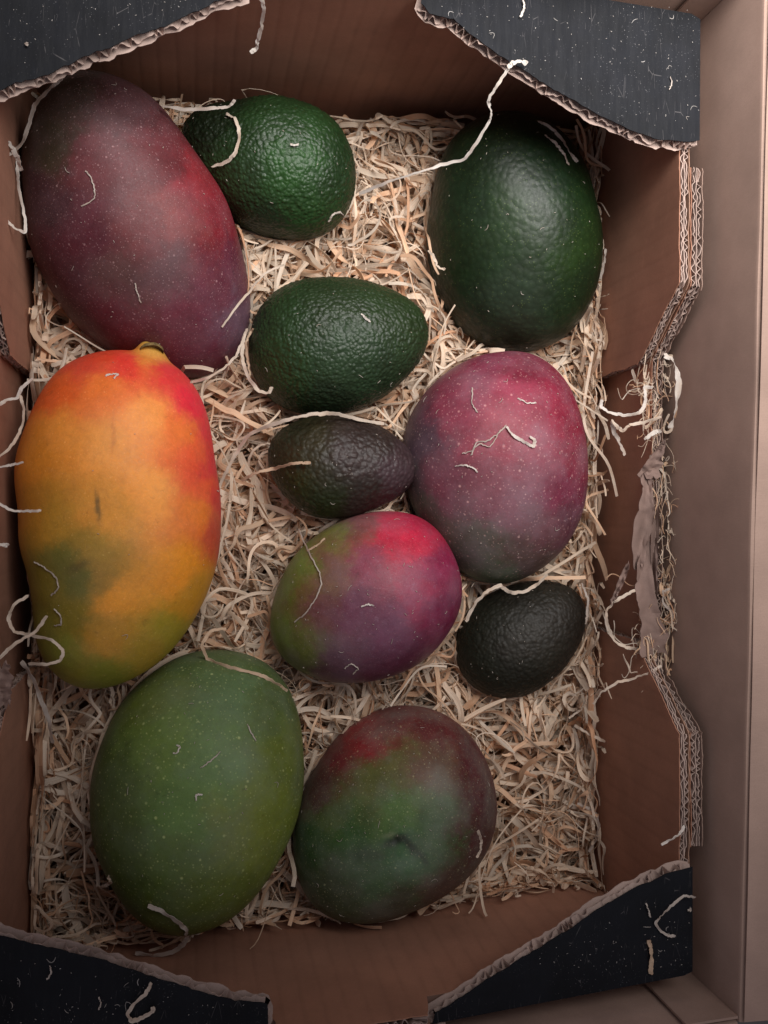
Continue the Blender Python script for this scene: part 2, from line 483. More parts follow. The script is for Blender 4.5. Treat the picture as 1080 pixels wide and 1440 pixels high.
# left side
frL = (np.array([-8.2, 0, 0]), Y, Z, X)
board('side_wall', [(-20.1, 0), (20.0, 0), (20.0, RIM - .1), (9.3, RIM - .1), (6.9, 8.4), (-5.9, 8.4), (-9.3, RIM - .1), (-20.1, RIM - .1)], [0, 0, 1, 1, 1, 1, 1, 0], frL, 0.56, M['kraft_side'], M['kraft_outer'], crate, layers=2, period=0.42, seed=6, amp=0.06)
frLl = (np.array([-7.58, 0, 0]), Y, Z, X)
board('corner_liner', [(6.3, 0), (19.9, 0), (19.9, RIM), (9.4, RIM), (6.7, 8.6), (6.3, 8.0)], [0, 0, 1, 1, 1, 1], frLl, 0.42, M['kraft_side'], M['kraft_plain'], crate, layers=2, period=0.45, seed=7)
board('corner_liner', [(-19.9, 0), (-7.2, 0), (-7.2, 7.8), (-7.8, 9.0), (-9.6, RIM), (-19.9, RIM)], [0, 1, 1, 1, 1, 0], frLl, 0.42, M['kraft_side'], M['kraft_plain'], crate, layers=2, period=0.45, seed=8)

# black corner tabs, lying flat on the rim: outline from the picture at rim height
ZT = RIM + 0.02
def tab(pix, flags, seed, T=0.52, period=0.5, label=None, amp=0.05):
    pts = [at(x, y, ZT + T) for x, y in pix]
    return board('corner_tab', [(p[0], p[1]) for p in pts], flags, (np.array([0, 0, ZT]), X, Y, Z), T, M['black'], M['kraft_edge'], crate, period=period, seed=seed, amp=amp, crush=0.75, lip=0.20)
# top right
tab([(600, -42), (592, 4), (604, 19), (638, 26), (668, 52), (718, 88), (790, 132), (850, 165), (893, 185), (925, 196), (962, 199), (984, 197), (985, 27), (972, 19)],
    [0, 1, 1, 1, 1, 1, 1, 1, 1, 1, 1, 0, 0, 0], 11, label='top right')
# bottom right
tab([(608, 1440), (612, 1424), (655, 1398), (715, 1360), (775, 1322), (825, 1290), (870, 1262), (905, 1243), (940, 1228), (974, 1219), (974, 1366), (962, 1372)],
    [1, 1, 1, 1, 1, 1, 1, 1, 1, 0, 0, 0], 12)
# top left
tab([(352, -46), (345, -8), (320, -2), (285, 12), (225, 38), (160, 64), (90, 92), (30, 116), (-40, 138), (-110, 150), (-112, -30)],
    [0, 1, 1, 1, 1, 1, 1, 1, 1, 0, 0], 13, amp=0.07)
# bottom left
tab([(-112, 1490), (-112, 1290), (-40, 1304), (0, 1316), (60, 1330), (130, 1346), (200, 1368), (270, 1392), (330, 1408), (376, 1412), (377, 1452)],
    [0, 1, 1, 1, 1, 1, 1, 1, 1, 1, 0], 14, period=0.95)

# ------------------------------------------------------------------ the shipping box around the crate
box = empty('shipping_box', (6.5, 0.5, -0.9))
tag(box, 'larger plain brown cardboard box surrounding the fruit crate, its flaps open', 'cardboard box')
sheet('box_floor', [(-9.2, -22.2), (21.9, -21.0), (22.2, 21.6), (-9.2, 21.4)], (np.zeros(3), X, Y, Z), -1.0, -0.55, M['kraft_outer'], box)
def quadwall(name, a, b, z0a, z1a, z1b, out, T=0.4, parent=box, mat='kraft_outer'):
    """vertical wall from a to b (xy), inner face on a-b, body thickness away along out"""
    a = np.array([*a, 0.]); b = np.array([*b, 0.]); o = np.array([*out, 0.])
    nseg = 40
    V = []; F = []
    for i in range(nseg + 1):
        t = i / nseg; p = a + (b - a) * t; zt = z1a + (z1b - z1a) * t
        wv = 0.05 * noise.noise(Vector((p[0] * 0.25, p[1] * 0.25, 5)))
        r = 0.16
        prof = [(0, z0a), (0, zt * 0.5), (0 + wv, zt - r), (0.05 + wv, zt - 0.05), (0.16 + wv, zt), (T, zt), (T, z0a)]
        for d, z in prof: V.append(p + o * d + Z * z)
    k = 7
    for i in range(nseg):
        for j in range(k):
            F.append((i * k + j, i * k + (j + 1) % k, (i + 1) * k + (j + 1) % k, (i + 1) * k + j))
    V = np.array(V)
    me = mesh_np(name, V, F)
    bm = bmesh.new(); bm.from_mesh(me)
    bm.verts.ensure_lookup_table()
    bm.faces.new([bm.verts[j] for j in range(k)]); bm.faces.new([bm.verts[nseg * k + j] for j in range(k)][::-1])
    bmesh.ops.recalc_face_normals(bm, faces=bm.faces); bm.to_mesh(me); bm.free()
    o_ = link_mesh(name, me, M[mat], parent, 'auto')
    return o_
BR_T, BR_B = (21.75, 21.6), (21.42, -20.4)       # right wall corners
quadwall('box_wall', (21.42, -20.4), (21.75, 21.6), -0.55, 14.2, 15.5, (1, 0))
quadwall('box_wall', (-9.1, 21.3), (21.70, 21.6), -0.55, 15.5, 15.5, (0, 1))
quadwall('box_wall', (-9.1, -21.7), (21.38, -20.36), -0.55, 14.2, 14.2, (0, -1))
quadwall('box_wall', (-9.1, -21.6), (-9.1, 21.2), -0.55, 15, 15, (-1, 0))
# open flaps, hinged at the wall tops, leaning out
def flap(a, b, za, zb, out, up, length):
    a = np.array([*a, za]); b = np.array([*b, zb]); o = np.array([*out, up], float); o /= np.linalg.norm(o)
    n = np.cross(b - a, o); n /= np.linalg.norm(n)
    if n[2] < 0: n = -n
    V = []; F = []
    nu, nv = 30, 14
    for s_ in (0, -0.05):
        for i in range(nu + 1):
            for j in range(nv + 1):
                p = a + (b - a) * i / nu + o * length * j / nv
                p = p + n * (s_ + 0.18 * noise.noise(Vector((p[0] * .12, p[1] * .12, 2))) + 0.05 * math.exp(-j * 0.9))
                V.append(p)
    m = (nu + 1) * (nv + 1)
    for i in range(nu):
        for j in range(nv):
            q = i * (nv + 1) + j
            F.append((q, q + nv + 1, q + nv + 2, q + 1)); F.append((m + q, m + q + 1, m + q + nv + 2, m + q + nv + 1))
    for j in range(nv):
        for q in (j, nu * (nv + 1) + j): F.append((q, q + 1, m + q + 1, m + q))
    for i in range(nu):
        for j in (0, nv):
            q = i * (nv + 1) + j; F.append((q, q + nv + 1, m + q + nv + 1, m + q))
    me = mesh_np('box_flap', V, F)
    return link_mesh('box_flap', me, M['kraft_outer'], box, 'auto')
flap((21.56, -20.3), (21.89, 21.4), 14.26, 15.56, (1, 0), 0.10, 14)
flap((-9.0, 21.48), (21.5, 21.76), 15.56, 15.56, (0, 1), 0.25, 12)
flap((-9.0, -21.88), (21.3, -20.5), 14.26, 14.26, (0, -1), -0.12, 12)
# glue tabs inside two corners
def tabwall(a, b, n, z1, T=0.16):
    a = np.array([*a, 0.]); b = np.array([*b, 0.]); n = np.array([*n, 0.])
    V = []
    for p in (a, b):
        for q in (p, p + n * T):
            V.append(q + Z * -0.5); V.append(q + Z * z1)
    F = [(0, 1, 5, 4), (2, 3, 7, 6), (1, 3, 7, 5), (0, 1, 3, 2), (4, 5, 7, 6), (0, 2, 6, 4)]
    me = mesh_np('glue_tab', V, F)
    bm = bmesh.new(); bm.from_mesh(me); bmesh.ops.recalc_face_normals(bm, faces=bm.faces); bm.to_mesh(me); bm.free()
    return link_mesh('glue_tab', me, M['kraft_outer'], box)
tabwall((20.35, 21.47), (21.72, 21.49), (0, -1), 15.44, 0.10)
tabwall((19.15, -20.34), (21.40, -20.25), (0, 1), 14.16, 0.10)

# ------------------------------------------------------------------ fruit
FR = []      # data for the straw and dust
def frame_at(C):
    n = CAMP - C; n /= np.linalg.norm(n)
    e1 = RIGHT - n * np.dot(RIGHT, n); e1 /= np.linalg.norm(e1)
    return e1, np.cross(n, e1), n
def fruit(name, cx, cy, zc, outline, colors, gain, mat, label, cat, hr=0.92, lump=0.0, pebble=0.0, pscale=2.6,
          warp=14, cs=45.0, harm=7, nt=190, nf=230, dents=(), nub=None, scars=(), desat=0.0):
    C = at(cx, cy, zc)
    e1, e2, n = frame_at(C)
    uv = []
    for (x, y) in outline:
        d = ray(x, y); t = np.dot(C - CAMP, n) / np.dot(d, n)
        q = CAMP + d * t - C
        uv.append((np.dot(q, e1), np.dot(q, e2)))
    uv = np.array(uv)
    ang = np.arctan2(uv[:, 1], uv[:, 0]); rad = np.hypot(uv[:, 0], uv[:, 1])
    o = np.argsort(ang); ang = ang[o]; rad = rad[o]
    # resample evenly, then low-pass
    tt = np.linspace(-np.pi, np.pi, 360, endpoint=False)
    rr = np.interp(tt, np.concatenate([ang - 2 * np.pi, ang, ang + 2 * np.pi]), np.tile(rad, 3))
    ft = np.fft.rfft(rr); ft[harm + 1:] = 0; rr = np.fft.irfft(ft, 360)
    px_, py_ = rr * np.cos(tt), rr * np.sin(tt)
    cov = np.cov(np.array([px_, py_])); w, ev = np.linalg.eigh(cov); ax = ev[:, 1]
    th = math.atan2(ax[1], ax[0])
    ca, sa = math.cos(th), math.sin(th)
    lx = px_ * ca + py_ * sa; ly = -px_ * sa + py_ * ca
    i0, i1 = int(np.argmin(lx)), int(np.argmax(lx))
    def chain(i, j):
        idx = [i]
        while idx[-1] != j: idx.append((idx[-1] + 1) % 360)
        return idx
    A_ = chain(i0, i1); B_ = chain(i1, i0)[::-1]
    thv = np.linspace(0.0, np.pi, nt)
    xs = (lx[i0] + lx[i1]) / 2 - (lx[i1] - lx[i0]) / 2 * np.cos(thv)
    def interp(idx):
        xa = np.maximum.accumulate(lx[idx]); return np.interp(xs, xa, ly[idx])
    ya, yb = interp(A_), interp(B_)
    mid = (ya + yb) / 2; hw = np.abs(yb - ya) / 2
    hw[0] = hw[-1] = 0.0
    # smooth away the sampling near the tips
    for _ in range(3):
        mid[1:-1] = (mid[:-2] + 2 * mid[1:-1] + mid[2:]) / 4
        hw[1:-1] = (hw[:-2] + 2 * hw[1:-1] + hw[2:]) / 4
    ph = np.linspace(0, 2 * np.pi, nf, endpoint=False)
    XX = np.repeat(xs[:, None], nf, 1)
    YY = mid[:, None] + hw[:, None] * np.cos(ph)[None]
    ZZ = hr * hw[:, None] * np.sin(ph)[None]
    L = np.stack([XX, YY, ZZ], -1).reshape(-1, 3)
    U = L[:, 0] * ca - L[:, 1] * sa; Vv = L[:, 0] * sa + L[:, 1] * ca
    L = np.stack([U, Vv, L[:, 2]], -1)          # local: e1, e2, n
    sd = zlib_seed(name + label)
    # colours
    scale_px = FPX / np.linalg.norm(C - CAMP)   # pixels per cm
    cpts = []; ccol = []
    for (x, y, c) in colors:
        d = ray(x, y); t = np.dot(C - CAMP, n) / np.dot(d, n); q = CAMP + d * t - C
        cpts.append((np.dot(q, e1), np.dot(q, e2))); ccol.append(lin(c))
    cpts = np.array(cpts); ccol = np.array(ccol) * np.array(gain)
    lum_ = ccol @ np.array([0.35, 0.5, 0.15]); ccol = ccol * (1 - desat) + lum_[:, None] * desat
    W = np.zeros((len(L), 2)); lumpv = np.zeros(len(L))
    wp = warp / scale_px
    for i in range(len(L)):
        v = Vector((L[i, 0] + sd, L[i, 1], L[i, 2]))
        W[i, 0] = noise.noise(v * 0.8) * 1.1 + noise.noise(v * 2.6) * 0.5 + noise.noise(v * 7.0) * 0.42 + noise.noise(v * 16.0) * 0.28
        W[i, 1] = noise.noise(v * 0.8 + Vector((9, 3, 1))) * 1.2 + noise.noise(v * 2.6 + Vector((9, 3, 1))) * 0.5 + noise.noise(v * 7.0 + Vector((9, 3, 1))) * 0.42 + noise.noise(v * 16.0 + Vector((9, 3, 1))) * 0.28
        if lump: lumpv[i] = noise.noise(v * 0.38) * lump
        if pebble:
            d = noise.voronoi(v * pscale + Vector((W[i, 0], W[i, 1], 0)) * 0.35)[0]
            lumpv[i] += pebble * (0.45 - min(d[0], 0.9)) * (0.6 + 0.8 * (noise.noise(v * 0.9) + 0.3))
    q = L[:, :2] + W * wp
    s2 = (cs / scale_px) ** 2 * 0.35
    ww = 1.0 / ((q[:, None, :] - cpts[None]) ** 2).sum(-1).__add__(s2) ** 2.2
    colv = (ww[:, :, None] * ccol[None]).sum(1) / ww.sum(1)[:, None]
    nrm = L.copy(); nrm[:, 2] /= hr; nrm /= (np.linalg.norm(nrm, axis=1)[:, None] + 1e-9)
    L = L + nrm * lumpv[:, None]
    for (dx, dy, dr, dd) in dents:
        d = ray(dx, dy); t = np.dot(C - CAMP, n) / np.dot(d, n); qq = CAMP + d * t - C
        g_ = np.exp(-((L[:, 0] - np.dot(qq, e1)) ** 2 + (L[:, 1] - np.dot(qq, e2)) ** 2) / (2 * dr * dr)) * (L[:, 2] > -0.3)
        L = L - nrm * (g_ * dd)[:, None]
    def loc2(x_, y_):
        d = ray(x_, y_); t = np.dot(C - CAMP, n) / np.dot(d, n); qq = CAMP + d * t - C
        return np.dot(qq, e1), np.dot(qq, e2)
    for (x_, y_, rx, ry, rot, sc_c, k_) in scars:
        u0, v0 = loc2(x_, y_); du = (L[:, 0] - u0 + W[:, 0] * 0.10) * scale_px; dv = (L[:, 1] - v0 + W[:, 1] * 0.10) * scale_px
        cr_, sr_ = math.cos(rot), math.sin(rot)
        e_ = ((du * cr_ + dv * sr_) / rx) ** 2 + ((-du * sr_ + dv * cr_) / ry) ** 2
        g_ = (np.exp(-e_ ** 1.5) * k_ * (L[:, 2] > -0.5))[:, None]
        colv = colv * (1 - g_) + np.array(lin(sc_c)) * g_
    if nub:
        u0, v0 = loc2(nub[0], nub[1]); rr_ = np.sqrt((L[:, 0] - u0) ** 2 + (L[:, 2] - nub[2]) ** 2)
        g_ = np.exp(-(rr_ / nub[3]) ** 4) / (1 + np.exp(-(L[:, 1] - v0) / 0.12))
        gc = np.exp(-(rr_ / (nub[3] * 1.15)) ** 3) / (1 + np.exp(-(L[:, 1] - v0 + 0.25) / 0.10))
        colv = colv * (1 - gc[:, None]) + np.array((0.58, 0.36, 0.06)) * gc[:, None]
        L[:, 1] += g_ * nub[4]
    # faces
    i = np.arange(nt - 1)[:, None]; j = np.arange(nf)[None]
    F = np.stack([i * nf + j, (i + 1) * nf + j, (i + 1) * nf + (j + 1) % nf, i * nf + (j + 1) % nf], -1).reshape(-1, 4)
    # the mesh lives in its own local frame (pivot at the fruit's centre)
    me = mesh_np(name, L, F)
    bm = bmesh.new(); bm.from_mesh(me); bmesh.ops.remove_doubles(bm, verts=bm.verts, dist=1e-6)
    bmesh.ops.recalc_face_normals(bm, faces=bm.faces)
    bm.to_mesh(me); bm.free()
    # colours after welding: nearest by order is lost, so rebuild from positions
    co = np.empty(len(me.vertices) * 3, dtype=np.float32); me.vertices.foreach_get('co', co); co = co.reshape(-1, 3)
    key = {}
    Lr = np.round(L.astype(np.float32) * CM, 6)
    for idx_, k_ in enumerate(map(tuple, Lr)): key[k_] = idx_
    cr = np.round(co, 6)
    out = np.zeros((len(co), 3)); last = 0
    for a_, k_ in enumerate(map(tuple, cr)):
        last = key.get(k_, last); out[a_] = colv[last]
    add_col(me, 'skin', out)
    ob = link_mesh(name, me, mat, None, True)
    from mathutils import Matrix
    R = Matrix((Vector(e1), Vector(e2), Vector(n))).transposed().to_4x4()
    ob.matrix_world = Matrix.Translation(Vector(C * CM)) @ R
    tag(ob, label, cat)
    Wd = (L[:, 0:1] * e1 + L[:, 1:2] * e2 + L[:, 2:3] * n) + C
    bv = BVHTree.FromPolygons([tuple(p) for p in Wd[:].tolist()], F.tolist())
    FR.append(dict(C=C, a=(lx[i1] - lx[i0]) / 2, b=hw.max(), c=hw.max() * hr, ea=e1 * ca + e2 * sa, eb=-e1 * sa + e2 * ca, n=n,
                   off=((lx[i1] + lx[i0]) / 2, float(mid[nt // 2])), bvh=bv, ob=ob, outline=outline, R=(e1, e2, n)))
    return ob
def zlib_seed(s_):
    return (sum(ord(c) * (i + 1) for i, c in enumerate(s_)) % 997) * 0.37

mg_dark = mango_mat('mango_dark_red', 0.9, (0.42, 0.28, 0.28), 3.4, 0.40, 0.14, (0.25, 0.17, 0.19), 0.2)
mg_rose = mango_mat('mango_rose', 1.0, (0.60, 0.38, 0.34), 2.6, 0.42, 0.24, (0.32, 0.24, 0.28))
mg_small = mango_mat('mango_plum', 0.4, (0.55, 0.36, 0.34), 4.6, 0.36, 0.18, (0.34, 0.24, 0.32))
mg_orange = mango_mat('mango_orange', 0.3, (0.85, 0.55, 0.25), 4.0, 0.40, 0.06, (0.60, 0.42, 0.28), 0.10, 0.25, (0.75, 0.62, 0.45))
mg_green = mango_mat('mango_green', 1.0, (0.44, 0.45, 0.20), 2.5, 0.42, 0.3, (0.17, 0.21, 0.15), 0.25, 0.5, (0.62, 0.6, 0.5))
mg_mix = mango_mat('mango_green_red', 0.95, (0.40, 0.40, 0.22), 3.6, 0.42, 0.32, (0.22, 0.24, 0.20))
av_peb = avocado_mat('avocado_pebbled', 6.0, 0.055, 0.42, 0.42, 0.35, (0.10, 0.16, 0.05))
av_smooth = avocado_mat('avocado_smooth', 3.6, 0.026, 0.42, 0.32, 0.85, (0.14, 0.19, 0.05))
av_dark = avocado_mat('avocado_ripe', 5.0, 0.05, 0.46, 0.4, 0.3, (0.10, 0.09, 0.04))
av_black = avocado_mat('avocado_black', 5.6, 0.04, 0.55, 0.35, 0.2, (0.09, 0.08, 0.06))

fruit('mango', 190, 315, 4.9,
      [(120,101),(165,107),(205,130),(245,175),(275,215),(305,262),(330,320),(345,380),(352,430),(346,475),(325,508),(300,525),(270,532),(235,525),(190,512),(150,490),(110,455),(70,405),(45,345),(33,280),(32,215),(42,160),(65,125),(90,106)],
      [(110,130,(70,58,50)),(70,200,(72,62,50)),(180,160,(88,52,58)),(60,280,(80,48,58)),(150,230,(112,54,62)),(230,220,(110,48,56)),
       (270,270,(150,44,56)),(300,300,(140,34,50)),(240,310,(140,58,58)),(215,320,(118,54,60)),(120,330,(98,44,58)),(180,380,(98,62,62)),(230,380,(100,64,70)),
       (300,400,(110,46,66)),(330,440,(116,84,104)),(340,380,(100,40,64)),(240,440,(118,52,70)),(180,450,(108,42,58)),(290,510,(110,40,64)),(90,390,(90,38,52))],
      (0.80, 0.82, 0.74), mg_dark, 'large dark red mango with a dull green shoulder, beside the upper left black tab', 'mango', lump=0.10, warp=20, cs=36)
fruit('avocado', 385, 240, 4.4,
      [(255,172),(285,152),(325,142),(360,136),(395,135),(432,145),(465,165),(489,195),(499,238),(497,278),(480,310),(455,330),(425,338),(385,333),(345,322),(315,296),(285,255),(258,210)],
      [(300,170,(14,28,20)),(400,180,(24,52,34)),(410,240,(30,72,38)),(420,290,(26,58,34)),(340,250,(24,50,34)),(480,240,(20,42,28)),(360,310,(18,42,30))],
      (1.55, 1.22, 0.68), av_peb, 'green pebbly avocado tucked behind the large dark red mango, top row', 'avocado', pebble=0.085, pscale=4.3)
fruit('avocado', 724, 325, 4.7,
      [(710,157),(755,163),(792,185),(822,232),(840,285),(846,340),(839,400),(816,450),(786,480),(750,492),(702,491),(660,476),(630,446),(610,400),(602,335),(605,290),(618,238),(640,192),(672,166)],
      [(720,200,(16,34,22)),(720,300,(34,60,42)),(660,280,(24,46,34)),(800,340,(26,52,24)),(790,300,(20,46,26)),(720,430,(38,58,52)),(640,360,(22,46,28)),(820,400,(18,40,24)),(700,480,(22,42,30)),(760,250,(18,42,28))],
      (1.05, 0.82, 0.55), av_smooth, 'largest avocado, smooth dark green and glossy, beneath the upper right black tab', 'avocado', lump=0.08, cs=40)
fruit('avocado', 472, 487, 4.7,
      [(350,490),(355,455),(375,421),(405,399),(450,391),(500,393),(545,405),(581,425),(600,450),(603,476),(590,507),(560,541),(525,566),(480,581),(430,582),(390,569),(362,540)],
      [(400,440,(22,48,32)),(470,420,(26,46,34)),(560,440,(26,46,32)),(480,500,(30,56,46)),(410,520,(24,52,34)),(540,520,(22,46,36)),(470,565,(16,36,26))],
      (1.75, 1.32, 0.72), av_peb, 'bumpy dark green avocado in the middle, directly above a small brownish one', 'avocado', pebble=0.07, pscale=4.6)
fruit('avocado', 474, 656, 5.0,
      [(376,640),(386,612),(415,593),(455,585),(505,591),(542,604),(572,628),(586,654),(580,680),(554,702),(520,717),(480,728),(445,727),(415,712),(393,688),(380,664)],
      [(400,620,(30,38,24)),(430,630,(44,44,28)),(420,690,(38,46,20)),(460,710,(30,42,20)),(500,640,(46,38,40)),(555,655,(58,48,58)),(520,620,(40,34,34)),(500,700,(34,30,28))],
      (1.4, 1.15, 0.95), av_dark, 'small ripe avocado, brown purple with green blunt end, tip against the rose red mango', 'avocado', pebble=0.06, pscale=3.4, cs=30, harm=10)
fruit('mango', 696, 655, 4.9,
      [(730,495),(690,497),(650,510),(615,535),(586,568),(570,602),(566,642),(574,690),(592,732),(618,775),(650,804),(690,820),(722,818),(760,800),(795,765),(818,720),(826,662),(822,610),(808,560),(786,522),(760,503)],
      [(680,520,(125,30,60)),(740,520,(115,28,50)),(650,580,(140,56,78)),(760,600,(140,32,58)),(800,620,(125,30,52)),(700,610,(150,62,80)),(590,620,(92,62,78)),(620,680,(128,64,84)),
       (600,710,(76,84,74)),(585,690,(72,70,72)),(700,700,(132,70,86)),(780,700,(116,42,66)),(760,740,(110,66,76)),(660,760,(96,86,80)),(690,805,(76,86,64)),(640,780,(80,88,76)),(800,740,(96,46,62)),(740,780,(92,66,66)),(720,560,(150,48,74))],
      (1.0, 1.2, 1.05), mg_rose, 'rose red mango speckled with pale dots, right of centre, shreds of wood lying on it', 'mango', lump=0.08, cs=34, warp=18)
fruit('mango', 514, 840, 5.2,
      [(380,892),(385,850),(400,806),(430,767),(465,740),(508,723),(545,718),(585,725),(615,745),(637,780),(648,820),(645,860),(632,890),(605,920),(565,945),(520,958),(470,960),(430,948),(400,928)],
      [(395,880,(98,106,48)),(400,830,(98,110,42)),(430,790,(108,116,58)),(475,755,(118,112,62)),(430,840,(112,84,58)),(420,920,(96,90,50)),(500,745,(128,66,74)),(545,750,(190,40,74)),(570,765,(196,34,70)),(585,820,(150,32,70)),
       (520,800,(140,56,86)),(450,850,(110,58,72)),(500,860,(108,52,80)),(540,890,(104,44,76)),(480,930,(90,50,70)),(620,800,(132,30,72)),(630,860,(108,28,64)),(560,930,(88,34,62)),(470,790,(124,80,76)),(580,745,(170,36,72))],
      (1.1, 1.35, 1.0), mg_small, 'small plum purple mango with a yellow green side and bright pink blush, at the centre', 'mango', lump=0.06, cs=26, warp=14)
fruit('avocado', 733, 898, 4.1,
      [(640,912),(646,880),(665,851),(698,831),(735,820),(775,818),(805,827),(820,845),(825,870),(816,902),(795,936),(765,964),(730,980),(695,980),(665,966),(646,942)],
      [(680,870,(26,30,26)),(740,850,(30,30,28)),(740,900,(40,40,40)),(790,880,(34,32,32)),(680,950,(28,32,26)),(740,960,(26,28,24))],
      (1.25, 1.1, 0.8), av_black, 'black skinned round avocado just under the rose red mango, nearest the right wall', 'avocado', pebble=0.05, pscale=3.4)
orange = fruit('mango', 166, 735, 5.9,
      [(25,705),(22,660),(28,618),(46,577),(75,530),(110,504),(150,494),(190,497),(232,508),(260,524),(282,560),(297,620),(305,680),(309,740),(304,792),(288,842),(260,888),(220,932),(182,958),(145,968),(108,963),(74,945),(54,918),(48,885),(47,852),(38,805),(29,752)],
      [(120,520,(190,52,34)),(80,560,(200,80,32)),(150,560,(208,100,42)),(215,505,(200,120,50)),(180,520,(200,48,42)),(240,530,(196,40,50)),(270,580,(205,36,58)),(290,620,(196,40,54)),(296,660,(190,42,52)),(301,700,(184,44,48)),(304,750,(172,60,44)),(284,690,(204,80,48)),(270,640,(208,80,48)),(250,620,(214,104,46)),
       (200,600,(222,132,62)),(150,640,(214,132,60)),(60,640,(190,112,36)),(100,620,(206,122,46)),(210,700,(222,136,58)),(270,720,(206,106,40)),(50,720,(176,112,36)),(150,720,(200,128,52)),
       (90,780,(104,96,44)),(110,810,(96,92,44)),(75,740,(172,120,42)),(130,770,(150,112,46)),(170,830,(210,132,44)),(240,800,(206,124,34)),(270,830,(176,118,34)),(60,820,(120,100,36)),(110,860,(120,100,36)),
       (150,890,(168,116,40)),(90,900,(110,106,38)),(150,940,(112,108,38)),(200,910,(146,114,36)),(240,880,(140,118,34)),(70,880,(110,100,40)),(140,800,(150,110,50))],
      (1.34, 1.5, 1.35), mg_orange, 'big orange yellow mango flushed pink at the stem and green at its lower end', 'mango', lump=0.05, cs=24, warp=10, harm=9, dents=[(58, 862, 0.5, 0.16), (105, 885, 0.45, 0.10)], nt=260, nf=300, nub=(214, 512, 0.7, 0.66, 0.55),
      scars=[(140, 714, 3, 20, 0.1, (96, 84, 50), 0.8), (112, 792, 14, 6, 0.3, (74, 66, 40), 0.5), (160, 620, 3, 30, 0, (190, 110, 50), 0.5)])
fruit('mango', 278, 1116, 5.3,
      [(127,1140),(130,1090),(150,1030),(180,980),(215,945),(260,922),(310,914),(350,920),(385,941),(408,976),(423,1030),(428,1080),(421,1130),(405,1181),(380,1230),(345,1275),(302,1305),(260,1317),(225,1310),(190,1290),(163,1255),(143,1215),(130,1180)],
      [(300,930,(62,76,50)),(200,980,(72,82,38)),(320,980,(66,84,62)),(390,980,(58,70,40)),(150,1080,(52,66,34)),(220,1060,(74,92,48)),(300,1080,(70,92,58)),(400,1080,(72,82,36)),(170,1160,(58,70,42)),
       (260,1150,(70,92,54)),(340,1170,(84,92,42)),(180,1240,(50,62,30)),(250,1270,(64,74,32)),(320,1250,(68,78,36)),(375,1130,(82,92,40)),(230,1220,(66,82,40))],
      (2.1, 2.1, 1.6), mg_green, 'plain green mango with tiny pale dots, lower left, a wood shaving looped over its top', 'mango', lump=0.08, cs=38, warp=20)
fruit('mango', 556, 1148, 5.0,
      [(411,1182),(415,1140),(430,1102),(450,1068),(480,1034),(515,1006),(555,993),(600,995),(635,1010),(665,1040),(690,1082),(698,1130),(695,1170),(676,1210),(642,1246),(600,1274),(550,1293),(500,1300),(465,1290),(435,1264),(417,1225)],
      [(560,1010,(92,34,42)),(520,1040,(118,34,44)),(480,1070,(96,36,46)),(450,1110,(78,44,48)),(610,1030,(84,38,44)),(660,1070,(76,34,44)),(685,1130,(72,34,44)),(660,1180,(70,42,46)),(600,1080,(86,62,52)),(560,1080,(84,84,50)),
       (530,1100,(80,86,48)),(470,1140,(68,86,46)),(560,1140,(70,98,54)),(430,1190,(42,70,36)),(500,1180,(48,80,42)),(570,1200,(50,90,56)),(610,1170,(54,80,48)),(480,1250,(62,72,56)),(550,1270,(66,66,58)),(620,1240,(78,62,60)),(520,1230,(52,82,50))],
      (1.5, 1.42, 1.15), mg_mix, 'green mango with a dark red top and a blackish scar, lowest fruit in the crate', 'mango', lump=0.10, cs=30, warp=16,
      dents=[(575, 1195, 0.35, 0.10), (555, 1180, 0.12, 0.12)], nt=260, nf=300,
      scars=[(556, 1180, 15, 6, 0.3, (14, 16, 12), 0.9), (575, 1186, 16, 5, -0.7, (20, 22, 18), 0.8), (592, 1200, 10, 4, -0.9, (24, 28, 20), 0.6), (520, 1196, 26, 9, 0.1, (26, 34, 22), 0.5), (548, 1172, 9, 3, 0.1, (150, 150, 120), 0.3), (560, 1210, 20, 8, 0.2, (110, 130, 110), 0.35)])

def hit(px, py, only=None):
    d = ray(px, py); best = None
    for i, f in enumerate(FR):
        if only is not None and i != only: continue
        loc, nn, idx, dist = f['bvh'].ray_cast(Vector(CAMP), Vector(d), 200)
        if loc is not None and (best is None or dist < best[0]): best = (dist, np.array(loc), i)
    return best

def simple_mat(name, col, rough=0.6, dark=0.5, sc=4):
    s = NT(name); v = s.mapping((1, 1, 1)); c = Vector(col)
    s.l(s.mix(s.rng(s.noise(v, sc, 5), 0.35, 0.7), (*c, 1), (*(c * dark), 1)), s.b.inputs['Base Color'])
    s.b.inputs['Roughness'].default_value = rough
    s.l(s.bump(s.noise(v, 12, 4), 0.03, 0.6), s.b.inputs['Normal'])
    return s.m
